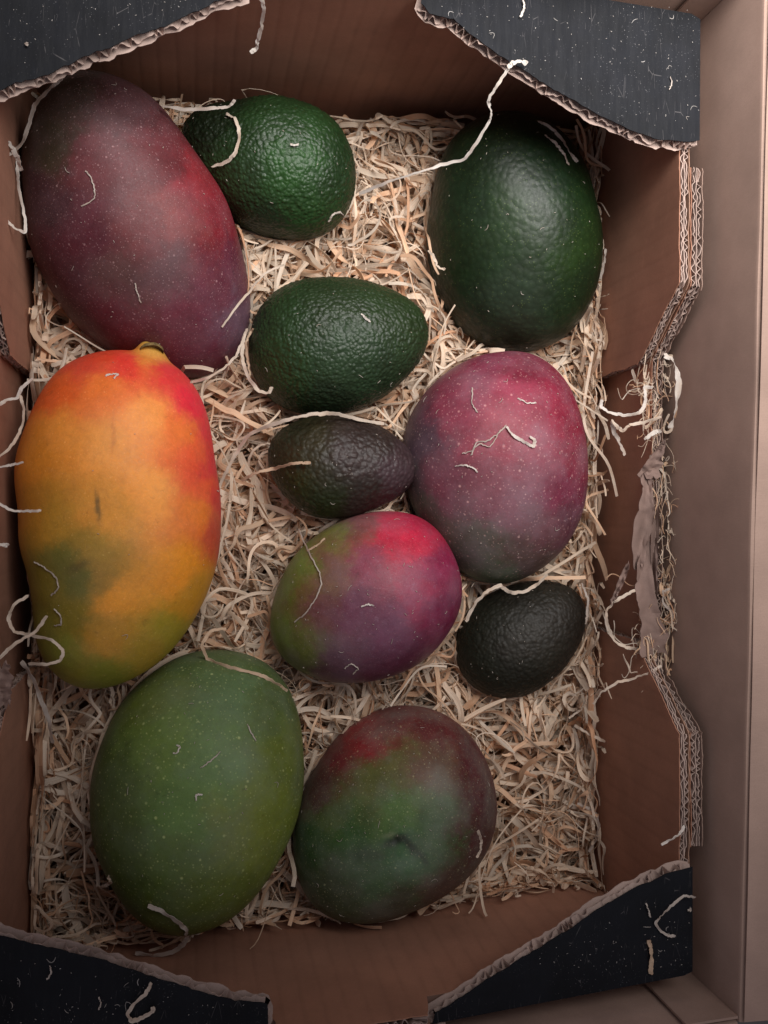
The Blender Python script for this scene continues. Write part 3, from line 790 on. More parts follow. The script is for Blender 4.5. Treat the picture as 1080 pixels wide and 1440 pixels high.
# stem end of the orange mango: a yellow collar pushed up by the skin, with the brown scar on its end
def to_local(ob, P):
    Mi = ob.matrix_world.inverted()
    return [Mi @ Vector(np.array(p) * CM) for p in P]
def blob(name, C, axis, prof, mat, ob, squash=1.0, seed=0):
    """small lathe: prof list of (distance along axis, radius)"""
    ax = np.array(axis, float); ax /= np.linalg.norm(ax)
    s1 = np.cross(ax, Z); s1 /= np.linalg.norm(s1); s2 = np.cross(ax, s1)
    m = 28; P = []
    for (d, r) in prof:
        for k in range(m):
            a = 2 * math.pi * k / m; rr = r * (1 + 0.10 * noise.noise(Vector((math.cos(a) * 1.5, math.sin(a) * 1.5, d * 2 + seed))))
            P.append(C + ax * d + s1 * rr * math.cos(a) + s2 * rr * squash * math.sin(a))
    F = []
    for i in range(len(prof) - 1):
        for k in range(m):
            F.append((i * m + k, i * m + (k + 1) % m, (i + 1) * m + (k + 1) % m, (i + 1) * m + k))
    LP = np.array([list(v) for v in to_local(ob, P)]) / CM
    me = mesh_np(name, LP, F)
    bm = bmesh.new(); bm.from_mesh(me)
    bmesh.ops.remove_doubles(bm, verts=bm.verts, dist=1e-6); bmesh.ops.recalc_face_normals(bm, faces=bm.faces); bm.to_mesh(me); bm.free()
    o = bpy.data.objects.new(name, me); COL.objects.link(o); me.materials.append(mat)
    me.polygons.foreach_set('use_smooth', np.ones(len(me.polygons), dtype=bool))
    o.parent = ob
    return o
bpy.context.view_layer.update()
stem_y = simple_mat('stem_collar_yellow', (0.62, 0.36, 0.07), 0.5, 0.6)
stem_b = simple_mat('stem_scar_brown', (0.26, 0.17, 0.055), 0.8, 0.35, 8)
Cs = at(213, 493, 6.75); ax_s = at(212, 475, 6.2) - at(214, 510, 6.9)
blob('stem_scar', Cs + ax_s / np.linalg.norm(ax_s) * 0.0, ax_s, [(-0.1, 0.50), (0.02, 0.52), (0.10, 0.46), (0.10, 0.3), (0.04, 0.0)], stem_b, orange, 0.9, 3)

# ------------------------------------------------------------------ wood wool ribbons
def ribbons(P, wid, thick, ntwist, tones, name='wood_wool'):
    """P: S x K x 3 centre lines (cm). ntwist: S x K roll angles. one mesh of closed flat strips"""
    S, K, _ = P.shape
    T = np.gradient(P, axis=1); T /= (np.linalg.norm(T, axis=2, keepdims=True) + 1e-9)
    up = np.zeros_like(T); up[..., 2] = 1
    side = np.cross(T, up); ln = np.linalg.norm(side, axis=2, keepdims=True)
    side = np.where(ln > 0.08, side / (ln + 1e-9), np.array([1.0, 0, 0]))
    nrm = np.cross(side, T); nrm /= (np.linalg.norm(nrm, axis=2, keepdims=True) + 1e-9)
    c = np.cos(ntwist)[..., None]; s_ = np.sin(ntwist)[..., None]
    sd = side * c + nrm * s_; nn = -side * s_ + nrm * c
    w = wid[..., None] / 2; t = thick / 2
    cup = (0.10 * np.sin(np.arange(S) * 2.399))[:, None, None] * w * 2
    V = np.stack([P + sd * w + nn * t, P + nn * (t + cup), P - sd * w + nn * t, P - sd * w - nn * t, P + nn * (cup - t), P + sd * w - nn * t], 2)   # S K 6 3
    base = (np.arange(S)[:, None, None] * K + np.arange(K - 1)[None, :, None]) * 6
    u = np.arange(6)[None, None]; u2 = (u + 1) % 6
    F = np.stack([base + u, base + u2, base + 6 + u2, base + 6 + u], -1).reshape(-1, 4)
    e0 = (np.arange(S) * K) * 6; e1 = (np.arange(S) * K + K - 1) * 6
    caps = np.concatenate([np.stack([e0 + k for k in q], -1) for q in ((4, 3, 2, 1), (5, 4, 1, 0))] + [np.stack([e1 + k for k in q], -1) for q in ((1, 2, 3, 4), (0, 1, 4, 5))])
    F = np.concatenate([F, caps])
    arc = np.concatenate([np.zeros((S, 1)), np.cumsum(np.linalg.norm(np.diff(P, axis=1), axis=2), 1)], 1)
    fib = np.zeros((S, K, 6, 3))
    fib[..., 0] = arc[:, :, None] * 0.1; fib[..., 1] = (np.array([1, 0, -1, -1, 0, 1])[None, None] * wid[:, :, None] * 0.5)
    fib[..., 2] = (np.arange(S) * 0.731 % 50)[:, None, None]
    me = mesh_np(name, V.reshape(-1, 3), F)
    add_col(me, 'tone', np.repeat(np.repeat(tones[:, None, :], K, 1)[:, :, None, :], 6, 2).reshape(-1, 3))
    add_col(me, 'fibre', fib.reshape(-1, 3))
    return me

def vnoise(x, y, seed=0.0):
    return (np.sin(x * 0.7 + y * 0.45 + seed) + np.sin(-x * 0.5 + y * 0.8 + 1.7 * seed + 1) + np.sin(x * 1.3 - y * 0.9 + seed * 2 + 4) * 0.6) / 2.6

def tones_for(n, r):
    pale = np.array([0.96, 0.83, 0.68]); warm = np.array([0.94, 0.72, 0.52]); grey = np.array([0.92, 0.82, 0.70]); deep = np.array([0.86, 0.58, 0.38])
    u = r.random(n)[:, None]
    base = np.where(u < 0.45, pale, np.where(u < 0.68, warm, np.where(u < 0.88, grey, deep)))
    return base * (0.8 + 0.3 * r.random(n)[:, None])

def push_out(P, k=1.015):
    for f in FR:
        ctr = f['C'] + f['ea'] * f['off'][0] + f['eb'] * f['off'][1] * 0.5
        d = P - ctr
        q = np.stack([d @ f['ea'] / f['a'], d @ f['eb'] / f['b'], d @ f['n'] / f['c']], -1)
        r = np.linalg.norm(q, axis=-1)
        m = (r < k)
        if not m.any(): continue
        # keep to the lower half: straw is pressed down and aside, never lifted onto the fruit
        q[..., 2] = np.where(m & (q[..., 2] > 0.0), q[..., 2] * 0.35, q[..., 2])
        r = np.linalg.norm(q, axis=-1) + 1e-6
        sc = np.where(m, np.maximum(1.0, k / r), 1.0)
        q2 = q * sc[..., None]
        Pn = ctr + (q2[..., 0:1] * f['a']) * f['ea'] + (q2[..., 1:2] * f['b']) * f['eb'] + (q2[..., 2:3] * f['c']) * f['n']
        P = np.where(m[..., None], Pn, P)
    return P

def bounds(P, inset):
    x, y, z = P[..., 0], P[..., 1], P[..., 2]
    x_o, y_o = x, y
    x = np.clip(x, -7.05 + inset, 19.85 - inset)
    ytop = 19.25 + 0.015 * x - inset; ybot = -19.72 + (x + 7) * 0.045 + inset
    y = np.clip(y, ybot, ytop)
    z = z + np.minimum(0.30 * (np.abs(x - x_o) + np.where(y > 10, 0.0, np.abs(y - y_o))), 1.3)
    return np.stack([x, y, np.maximum(z, 0.15)], -1)

def bed_z(x, y):
    return 3.5 - 0.8 * np.clip((y - 17.0) / 2.5, 0, 1) + 0.6 * vnoise(x, y, 2.0) + 0.5 * vnoise(x * 2.3, y * 2.3, 5.0)

def strands(S, K, lmin, lmax, wmin, wmax, depth, r, curl=1.0, lift=0.0, region=None, zfun=bed_z, dom=(-7.2, 20, -20, 20), clampf=True, power=1.0):
    Ls = lmin + (lmax - lmin) * r.random(S) ** 1.6
    step = Ls / (K - 1)
    x = dom[0] + (dom[1] - dom[0]) * r.random(S); y = dom[2] + (dom[3] - dom[2]) * r.random(S)
    h = 1.6 * vnoise(x * 0.9, y * 0.9, 9.0) * 2 + r.normal(0, 0.75, S)
    kap = r.normal(0, 0.30, S) * curl
    P = np.zeros((S, K, 3)); H = np.zeros((S, K))
    dep = depth * (r.random(S) ** power)
    ph = r.random(S) * 6.28; fr = 0.6 + 1.3 * r.random(S); am = 0.12 + 0.35 * r.random(S)
    tilt = r.normal(0, 0.10, S)
    for k in range(K):
        s_ = (k - K / 2) * step
        P[:, k, 0] = x; P[:, k, 1] = y
        P[:, k, 2] = zfun(x, y) - dep + am * np.sin(ph + fr * s_) + tilt * s_ + lift
        kap = kap * 0.93 + r.normal(0, 0.19, S) * curl
        kink = (r.random(S) < 0.12) * r.normal(0, 0.9, S)
        h = h + kap * step + kink
        x = x + np.cos(h) * step; y = y + np.sin(h) * step
    if clampf: P = bounds(P, 0.05 + (r.random(S) ** 1.3)[:, None] * (0.5 + 0.5 * r.random((S, 1))))
    P = push_out(P); P = push_out(P)
    P[:, 1:-1] = (P[:, :-2] + 2 * P[:, 1:-1] + P[:, 2:]) / 4
    if clampf: P = bounds(P, 0.02)
    w = wmin + (wmax - wmin) * r.random(S) ** 1.15
    wk = w[:, None] * (0.92 + 0.12 * np.sin(np.linspace(0, 5, K)[None] + ph[:, None]))
    wk[:, 0] *= 0.7; wk[:, -1] *= 0.6
    tw0 = r.normal(0, 0.38, S); twr = r.normal(0, 0.09, S)
    tw = tw0[:, None] + twr[:, None] * np.arange(K)[None] + 0.25 * np.sin(np.arange(K)[None] * 0.5 + ph[:, None])
    return P, wk, tw
def join_strands(name, parts, r, label, cat, parent=None):
    obs = []
    Vs = []
    me = None
    metas = []
    for (P, w, tw, th) in parts:
        metas.append(ribbons(P, w, th, tw, tones_for(len(P), r)))
    # merge the meshes into one
    bigV = []; bigF = []; cols = []; fibs = []; off = 0
    for m in metas:
        n = len(m.vertices); co = np.empty(n * 3, dtype=np.float32); m.vertices.foreach_get('co', co)
        f = np.empty(len(m.loops), dtype=np.int32); m.loops.foreach_get('vertex_index', f)
        c = np.empty(n * 4, dtype=np.float32); m.color_attributes['tone'].data.foreach_get('color', c)
        bigV.append(co.reshape(-1, 3) / CM); bigF.append(f.reshape(-1, 4) + off); cols.append(c.reshape(-1, 4)[:, :3]); off += n
        c2 = np.empty(n * 4, dtype=np.float32); m.color_attributes['fibre'].data.foreach_get('color', c2); fibs.append(c2.reshape(-1, 4)[:, :3])
        bpy.data.meshes.remove(m)
    me = mesh_np(name, np.concatenate(bigV), np.concatenate(bigF)); add_col(me, 'tone', np.concatenate(cols)); add_col(me, 'fibre', np.concatenate(fibs))
    o = link_mesh(name, me, M['straw'], parent, 'auto')
    tag(o, label, cat, kind='stuff')
    return o
r = np.random.default_rng(21)
parts = []
P, w, tw = strands(2300, 18, 4, 11, 0.14, 0.34, 2.0, r, 0.4, -0.2); parts.append((P, w, tw, 0.012))
P, w, tw = strands(2200, 20, 3, 10, 0.12, 0.32, 0.9, r, 0.55, 0.0); parts.append((P, w, tw, 0.012))
P, w, tw = strands(1300, 18, 2, 7, 0.03, 0.10, 0.7, r, 1.3, 0.15); parts.append((P, w, tw, 0.012))
P, w, tw = strands(480, 22, 3, 9, 0.16, 0.36, 0.3, r, 0.9, 0.35); parts.append((P, w, tw, 0.012))
# springy curls standing off the bed, and a ragged fringe along the walls
P, w, tw = strands(520, 24, 2.5, 7, 0.04, 0.20, 0.3, r, 2.0, 0.75); parts.append((P, w, tw, 0.012))
for (dm, n_) in (((-7.0, -6.0, -19, 19), 110), ((18.6, 19.7, -18, 18), 170), ((-6, 19, -19.3, -18.2), 90)):
    P, w, tw = strands(n_, 22, 2.0, 6, 0.05, 0.24, 0.5, r, 2.2, 0.55, dom=dm)
    lift_ = 1.6 * r.random((n_, 1)) ** 2 * np.abs(np.linspace(-1, 1, 22))[None]
    P[..., 2] += lift_
    P = bounds(P, -0.05 + 0.25 * r.random((n_, 1))); parts.append((P, w, tw, 0.012))
# shreds pressed round the foot of every fruit
for f in FR:
    S_, K_ = 13, 18
    th0 = r.random(S_) * 6.28; arc_ = (0.3 + 0.7 * r.random(S_)) * np.where(r.random(S_) < 0.5, -1, 1)
    tt_ = th0[:, None] + arc_[:, None] * np.linspace(0, 1, K_)[None]
    rho = 1.05 + 0.05 * r.random((S_, 1)) + 0.05 * np.sin(np.linspace(0, 1, K_)[None] * (2 + 5 * r.random((S_, 1))) + 6 * r.random((S_, 1))) + (np.abs(np.linspace(-1, 1, K_))[None] ** 2) * 0.45 * r.random((S_, 1))
    dz_ = -1.8 + 1.4 * r.random((S_, 1)) + 0.35 * np.sin(np.linspace(0, 4, K_)[None] + 6 * r.random((S_, 1)))
    ctr = f['C'] + f['ea'] * f['off'][0] + f['eb'] * f['off'][1] * 0.5
    Pq = ctr + (f['a'] * rho * np.cos(tt_))[..., None] * f['ea'] + (f['b'] * rho * np.sin(tt_))[..., None] * f['eb'] + dz_[..., None] * f['n']
    Po_ = push_out(Pq); Pq = bounds(Po_, 0.1)
    keep = (np.abs(Po_[..., :2] - Pq[..., :2]).sum(-1) > 0.02).mean(1) < 0.25
    Pq[:, 1:-1] = (Pq[:, :-2] + Pq[:, 1:-1] + Pq[:, 2:]) / 3
    wq = (0.05 + 0.15 * r.random((S_, 1))) * np.ones((1, K_))
    tq = 0.5 * r.normal(0, 1, (S_, 1)) + 0.3 * np.sin(np.linspace(0, 5, K_)[None] + r.random((S_, 1)) * 6)
    if keep.any(): parts.append((Pq[keep], wq[keep], tq[keep], 0.012))
join_strands('wood_wool_bed', parts, r, 'bed of pale curly wood wool filling the crate beneath the fruit', 'wood wool')

# torn middle of the right wall: shreds caught on it
def rimz(x, y): return 8.55 + 0.25 * vnoise(x * 3, y * 3, 1.0)
def rim_strands(S, K, lmin, lmax, wmin, wmax, y0, y1, x0, x1, r, z0=8.5):
    P, w, tw = strands(S, K, lmin, lmax, wmin, wmax, 0.5, r, 3.2, 0.1, zfun=lambda x, y: z0 + 0.3 * vnoise(x * 3, y * 3, 1.0), dom=(x0, x1, y0, y1), clampf=False)
    ctr = P.mean(1, keepdims=True); P = ctr + (P - ctr) * np.array([0.42, 0.9, 0.9])
    return P, w, tw, 0.018
parts = [rim_strands(46, 20, 1.5, 4.5, 0.04, 0.20, -7.2, 6.9, 20.75, 21.25, r),
         rim_strands(150, 18, 0.8, 3.0, 0.012, 0.045, -7.5, 6.5, 20.4, 21.2, r, 8.85),
         rim_strands(22, 18, 1.2, 3.0, 0.04, 0.16, 5.0, 7.3, 20.3, 21.1, r, 8.3),
         rim_strands(26, 20, 1.2, 3.6, 0.03, 0.14, -8.0, -5.2, 20.4, 21.1, r, 8.8)]
join_strands('wood_wool_tangle', parts, r, 'tangle of thin wood wool caught along the torn low middle of the right wall', 'wood wool')

# ------------------------------------------------------------------ peeled paper on the torn wall (parts of the crate)
def paper(name, left, right, z, seed, mat='peeled', curlz=0.35):
    n = 34; m = 10; V = []
    L = np.array(left, float); R_ = np.array(right, float)
    if seed in (2, 3, 4): R_[:, 0] -= 9
    tl = np.linspace(0, 1, len(L)); tr = np.linspace(0, 1, len(R_)); t = np.linspace(0, 1, n)
    lx_ = np.interp(t, tl, L[:, 0]); ly_ = np.interp(t, tl, L[:, 1]); rx_ = np.interp(t, tr, R_[:, 0]); ry_ = np.interp(t, tr, R_[:, 1])
    top = []
    for i in range(n):
        for j in range(m):
            u = j / (m - 1)
            zz = z + curlz * math.sin(u * 1.2 + seed + i * 0.06) * 0.5 + 0.13 * noise.noise(Vector((i * 0.23, u * 2.2, seed))) + 0.45 * abs(u - 0.45 - 0.15 * math.sin(i * 0.3 + seed)) + 0.06 * noise.noise(Vector((i * 0.5, u * 4, seed)))
            wl_ = abs(rx_[i] - lx_[i]) / 30.0
            jx = (5.0 * noise.noise(Vector((i * 0.22, seed, u * 2))) + 9.0 * max(0.0, noise.noise(Vector((i * 1.1, seed * 3, u * 2))) - 0.25)) * (abs(u - 0.5) * 2) * wl_
            top.append(at(lx_[i] * (1 - u) + rx_[i] * u + jx, ly_[i] * (1 - u) + ry_[i] * u + (2 + 14 * (abs(i / (n - 1) - 0.5) * 2) ** 6) * noise.noise(Vector((j * 0.7, seed * 2.3, i * 0.1))), zz))
    V = top + [p - Z * 0.035 for p in top]
    F = []
    N0 = n * m
    for i in range(n - 1):
        for j in range(m - 1):
            q = i * m + j
            F.append((q, q + 1, q + m + 1, q + m)); F.append((N0 + q, N0 + q + m, N0 + q + m + 1, N0 + q + 1))
    for i in range(n - 1):
        for j in (0, m - 1):
            q = i * m + j; F.append((q, q + m, N0 + q + m, N0 + q))
    for j in range(m - 1):
        for i in (0, n - 1):
            q = i * m + j; F.append((q, q + 1, N0 + q + 1, N0 + q))
    me = mesh_np(name, V, F)
    return link_mesh(name, me, M[mat], crate, 'auto')
paper('peeled_paper', [(934, 618), (922, 632), (908, 652), (897, 666)], [(937, 618), (934, 635), (930, 655), (925, 672)], 9.3, 1)
paper('peeled_paper', [(900, 668), (903, 690), (899, 715), (889, 742), (890, 775), (891, 800)], [(926, 668), (927, 700), (931, 720), (925, 745), (918, 775), (914, 800)], 9.0, 2)
paper('peeled_paper', [(896, 795), (894, 830), (898, 860), (903, 890), (899, 918)], [(922, 740), (926, 800), (934, 860), (948, 890), (947, 920)], 8.9, 3)
paper('peeled_paper', [(918, 700), (916, 740), (914, 790), (918, 830)], [(936, 700), (936, 745), (934, 790), (934, 840)], 8.7, 4)
paper('peeled_paper', [(881, 792), (868, 820), (858, 848)], [(886, 796), (875, 826), (864, 846)], 8.9, 5, curlz=0.1)
paper('peeled_paper', [(-12, 935), (-12, 965), (-10, 990)], [(13, 932), (18, 962), (14, 992)], 9.2, 6)

# ------------------------------------------------------------------ loose strands, each one a thing
def catmull(P, n):
    P = np.array(P, float); k = len(P)
    if k == 2: return P[0] + (P[1] - P[0]) * np.linspace(0, 1, n)[:, None]
    P[1:-1, :2] += 0.0
    Q = np.vstack([2 * P[0] - P[1], P, 2 * P[-1] - P[-2]])
    out = []
    for t in np.linspace(0, k - 1 - 1e-6, n):
        i = int(t); u = t - i; p0, p1, p2, p3 = Q[i], Q[i + 1], Q[i + 2], Q[i + 3]
        out.append(0.5 * ((2 * p1) + (-p0 + p2) * u + (2 * p0 - 5 * p1 + 4 * p2 - p3) * u * u + (-p0 + 3 * p1 - 3 * p2 + p3) * u ** 3))
    return np.array(out)
TONE = dict(pale=(0.88, 0.78, 0.67), grey=(0.74, 0.67, 0.61), warm=(0.84, 0.66, 0.49), white=(0.92, 0.88, 0.83))
def loose(pts, wpx, label, z=4.2, tone='pale', lift=0.12, name='wood_shaving', seed=0, flat=0.0, n=None):
    """pts: (px, py) or (px, py, z); without z a point lies on the fruit beneath it, or at height z"""
    K = n or max(10, len(pts) * 7)
    P = []
    for p in pts:
        if len(p) == 3: P.append((p[0], p[1], p[2])); continue
        h = hit(p[0], p[1])
        P.append((p[0], p[1], (h[1][2] + lift * 1.2) if h else z))
    C = catmull(P, K)
    kk = np.linspace(0, len(P) - 1, K); Pa = np.array(P, float)
    Li = np.stack([np.interp(kk, np.arange(len(P)), Pa[:, j]) for j in range(3)], -1)
    C = C * 0.45 + Li * 0.55
    sj = zlib_seed(label)
    if K > 12:
        for i in range(1, K - 1):
            C[i, 0] += 1.6 * noise.noise(Vector((i * 0.55, sj, 0))); C[i, 1] += 1.6 * noise.noise(Vector((i * 0.55, sj, 5)))
    W3 = []
    for (x, y, zz) in C:
        h = hit(x, y)
        q = at(x, y, zz)
        if h is not None and zz < h[1][2] + lift: q = at(x, y, h[1][2] + lift)
        W3.append(q)
    W3 = np.array(W3)
    cmpx = np.linalg.norm(W3 - CAMP, axis=1) / FPX
    sd = zlib_seed(label)
    ii = np.arange(K)
    w = wpx * 0.66 * cmpx * (0.95 + 0.10 * np.sin(ii * 0.35 + sd)); w[0] *= 0.8; w[-1] *= 0.75
    tw = flat + 0.6 * np.tanh(2.2 * np.sin(ii * 0.26 + sd * 3)) + 0.2 * np.sin(ii * 0.75 + sd)
    base = W3.mean(0)
    me = ribbons((W3 - base)[None], w[None], 0.014, tw[None], np.array([TONE[tone]]), name)
    o = link_mesh(name, me, M['straw'], None, 'auto'); o.location = base * CM
    tag(o, label, 'wood shaving', 'loose wood shavings')
    return o
RT = RIM + 0.56       # top of the black tabs
loose([(228,149,7.6),(262,154,7.8),(300,152,7.9),(322,150,7.8),(330,140,8)], 7, 'flat pale shaving bridging from the dark red mango to the avocado behind it', tone='grey')
loose([(318,160),(332,168),(337,190),(332,212),(318,228),(298,234)], 7, 'pale hook shaped curl over the narrow end of the avocado behind the dark red mango', lift=0.16)
loose([(505,272,6.0),(545,256,7.2),(590,242,8.8),(628,230,9.4),(652,224,9.8),(672,198,10.6),(688,170,11.2),(691,156,11.6),(686,142,12.0),(700,118,12.5),(716,94,12.85)], 6.5, 'longest shaving, stretched from the bed across the largest avocado to a black tab', tone='white')
loose([(714,95,12.95),(722,88,13.0),(732,86,13.0),(741,90,12.9)], 9, 'short wide shaving end lying on the ragged edge of the upper right black tab', tone='white')
loose([(366,-8,12.6),(371,12,12.0),(368,36,11.0),(362,58,10.2),(361,68,9.9),(352,74,9.8)], 7.5, 'shaving hanging down the end wall at the tip of the upper left black tab', tone='white')
loose([(318,884,5.6),(296,888,5.8),(284,908,6.2),(292,926),(318,937),(345,943),(372,952),(392,963),(404,972,5.2)], 7.5, 'long narrow shaving looped over the top of the plain green mango', tone='warm')
loose([(340,676,4.8),(362,664,5.6),(385,659),(410,652),(425,651),(437,651)], 7, 'short warm toned shaving resting across the blunt end of the small ripe avocado', tone='warm', lift=0.25)
loose([(306,690,4.2),(322,655,4.6),(338,628,5.0),(352,610,5.6),(380,598,6.2),(412,588,6.6),(442,582,6.8),(475,582,6.6),(505,590,6.2),(540,596,5.4)], 8.5, 'long pale shaving arching between the bumpy middle avocado and the small ripe avocado', tone='pale')
loose([(347,462,5.6),(341,482,5.8),(341,508,5.8),(349,530,5.8),(364,550,5.8),(378,552,6.0),(382,544,6.1)], 8, 'shaving curving round the left end of the middle bumpy avocado', tone='pale')
loose([(356,462,5.2),(346,480,5.2),(348,505,5.0),(352,528,5.0)], 5, 'second thinner shaving just inside the curve at the left end of the middle avocado', tone='warm')
loose([(312,460,5.2),(338,425,5.3),(372,385,5.3),(400,372,5.0)], 5, 'thin shaving rising between the dark red mango and the middle bumpy avocado', tone='pale')
loose([(268,538,6.0),(290,532,6.4),(315,518,6.4),(332,500,6.2),(345,470,5.8)], 5.5, 'shaving running under the lower end of the dark red mango', tone='pale')
loose([(90,99,8.5),(84,112,8.2),(68,126,8.0),(50,146,8.0),(42,170,7.6),(33,198,7.6),(18,214,8.2),(0,222,8.6)], 8, 'long shaving trailing down the left shoulder of the dark red mango', tone='grey')
loose([(12,200,8.6),(24,220,8.2),(30,240,7.6)], 9, 'stubby shaving at the far left edge beside the dark red mango', tone='white')
loose([(-4,262,8.8),(2,285,8.8),(8,308,8.6),(22,322,8.4),(36,326,8.0),(34,300,7.6),(26,260,7.2),(24,225,7.2)], 6, 'shaving making a narrow U against the left wall beside the dark red mango', tone='white')
loose([(46,532,8.8),(30,546,8.8),(24,560,8.7),(10,562,8.9),(-6,572,9)], 7, 'forked shaving on the left wall just above the orange mango', tone='white')
loose([(28,556,8.7),(34,580,8.6),(28,608,8.6),(14,630,8.8),(-6,646,9)], 6, 'shaving bowing along the left wall beside the pink shoulder of the orange mango', tone='pale')
loose([(-6,658,9.2),(14,654,9.3),(33,650,9.4)], 5, 'thin shaving poking in from the left edge at the side of the orange mango', tone='white')
loose([(-6,706,9.6),(18,718,9.6),(38,719,9.6),(58,718,9.6)], 5.5, 'shaving with its end laid over the left side of the orange mango', tone='white')
loose([(-8,766,9.6),(4,766,9.5),(12,767,9.4)], 8, 'white stub of shaving at the left edge, level with the green patch of the mango', tone='white')
loose([(40,838,8.2),(20,850,8.6),(12,870,8.6),(20,888,8.6),(45,893,8.8),(72,900,9.0),(88,914,9.2),(86,928,9.2),(68,934,9.2),(40,934,8.8)], 7, 'curling shaving looped over the green lower end of the orange mango', tone='pale')
loose([(66,866,9.4),(50,888,9.2),(20,906,9.2),(-6,930,9.4)], 7, 'straight shaving crossing the left wall toward the lower end of the orange mango', tone='pale')
loose([(30,930,8.0),(45,952,7.2),(58,985,6.4),(68,1012,5.8),(74,1045,5.2)], 9, 'wide shaving leaning down from the left wall below the orange mango', tone='grey')
loose([(48,790),(62,798),(78,812),(82,826),(72,838)], 3, 'hair thin fibre curled on the green patch of the orange mango', tone='grey', lift=0.06)
loose([(76,856),(85,866),(86,878),(76,880)], 3, 'tiny hair thin hook near the crease of the orange mango', tone='grey', lift=0.06)
loose([(148,528),(156,526),(166,526),(160,532)], 3.5, 'tiny forked splinter on the red shoulder of the orange mango', tone='white', lift=0.05)
loose([(420,744),(434,776),(448,802),(452,822),(444,842),(430,862),(414,875)], 3, 'hair thin fibre bowed over the yellow green side of the plum purple mango', tone='grey', lift=0.08)
loose([(432,775),(444,768),(457,757)], 4, 'short splinter on the upper left rim of the plum purple mango', tone='warm', lift=0.08)
loose([(712,600),(722,612),(738,622),(750,628),(752,618),(745,614)], 6.5, 'widest splinter lying on the rose red mango, bent back at its end', tone='white', lift=0.08)
loose([(663,640),(670,622),(685,620),(700,610),(712,598)], 3, 'wispy fibre just left of the wide splinter on the rose red mango', tone='grey', lift=0.06)
loose([(650,638),(664,634),(674,624),(690,628),(704,604)], 2.5, 'second wispy fibre crossing the first on the rose red mango', tone='grey', lift=0.06)
loose([(640,656),(654,654),(666,658),(672,664)], 3.5, 'small pale fibre on the left middle of the rose red mango, beneath the wispy pair', tone='white', lift=0.06)
loose([(728,560),(740,566),(754,567)], 3, 'tiny dash of a splinter on the upper right of the rose red mango', tone='white', lift=0.05)
loose([(664,545),(664,568),(672,580)], 2.5, 'fine upright fibre on the upper left of the rose red mango', tone='grey', lift=0.05)
loose([(704,824,6.2),(720,834,6.4),(742,830,6.6),(758,820,6.4),(770,808,6.2)], 8, 'pale shaving curling under the lower end of the rose red mango', tone='pale')
loose([(655,874,6.2),(668,850,6.4),(684,832,6.4),(706,822,6.2)], 8, 'pale shaving slanting over the upper left of the black skinned avocado', tone='pale')
loose([(818,820,6.0),(826,840,6.2),(826,862,6.2),(823,878,6.2)], 5, 'shaving dropping down the right side of the black skinned avocado', tone='grey')
loose([(508,441),(514,447),(520,453)], 4.5, 'tiny white splinter on top of the bumpy middle avocado', tone='white', lift=0.08)
loose([(408,203),(414,204),(420,203)], 4.5, 'tiny white splinter on the pebbly avocado of the top row', tone='white', lift=0.1)
loose([(462,312),(468,302),(478,298),(486,306)], 4, 'thin hooked fibre at the lower right of the top row pebbly avocado', tone='grey', lift=0.1)
loose([(120,240),(128,250),(133,268),(132,280),(114,290)], 2.5, 'fine crooked fibre on the dark red mango, upper left part', tone='grey', lift=0.05)
loose([(190,398),(193,412),(198,426)], 2.5, 'fine fibre on the lower middle of the dark red mango', tone='grey', lift=0.05)
loose([(244,1060),(250,1058),(253,1050),(248,1048)], 3, 'small comma shaped fibre on the left middle of the green mango', tone='white', lift=0.05)
loose([(282,1080),(296,1070),(310,1057)], 2.5, 'straight fine fibre on the middle of the green mango', tone='grey', lift=0.05)
loose([(348,1018),(352,1028),(360,1042)], 2.5, 'fine fibre on the upper right of the green mango', tone='grey', lift=0.05)
loose([(276,1126),(276,1118),(285,1117)], 3.5, 'small L shaped splinter at the middle of the green mango', tone='white', lift=0.05)
loose([(208,1274),(228,1282),(250,1296),(262,1308,6.6),(262,1322,6.2),(245,1338,5.8),(215,1344,5.4),(190,1340,5.2)], 9, 'broad shaving curling over the bottom end of the green mango', tone='grey')
loose([(140,1248,6.2),(150,1245,6.4),(156,1240,6.4),(152,1232,6.4)], 7, 'bent stub of shaving at the lower left side of the green mango', tone='pale')
loose([(484,940),(494,934),(504,940),(496,948)], 2.5, 'tiny curl of fibre near the bottom of the plum purple mango', tone='grey', lift=0.05)
loose([(508,853),(518,850),(526,852)], 3.5, 'tiny splinter at the middle of the plum purple mango', tone='white', lift=0.05)
loose([(672,1168),(677,1182),(676,1196),(670,1206)], 6, 'pale shaving tip standing at the right edge of the lowest mango', tone='pale', z=6)
# right wall and rim
loose([(934,500,9.9),(946,506,10.1),(953,525,10.1),(954,550,10.0),(950,578,9.8),(943,602,9.5)], 12, 'widest whitish shaving, standing off the outer side of the torn right wall', tone='white', flat=0.3)
loose([(918,545,9.2),(906,545,9.2),(908,565,9.2),(900,580,9.2),(878,584,9.2),(856,580,9.0),(846,572,9.0),(846,562,9.0)], 7, 'bent whitish shaving reaching inward from the torn right wall like an open hook', tone='white')
loose([(930,586,9.4),(905,594,9.3),(885,598,9.2),(876,606,9.0),(866,598,8.8),(860,590,8.8)], 6.5, 'shaving twisting inward from the right wall directly below the open hook', tone='pale')
loose([(860,592,8.6),(864,608,8.5),(872,624,8.4),(879,640,8.3)], 9, 'drooping blade shaped shaving hanging under the hooks at the right wall', tone='grey')
loose([(906,618,9.2),(920,608,9.3),(930,606,9.3)], 9, 'short stubby shaving where the peeled paper begins on the right wall', tone='white')
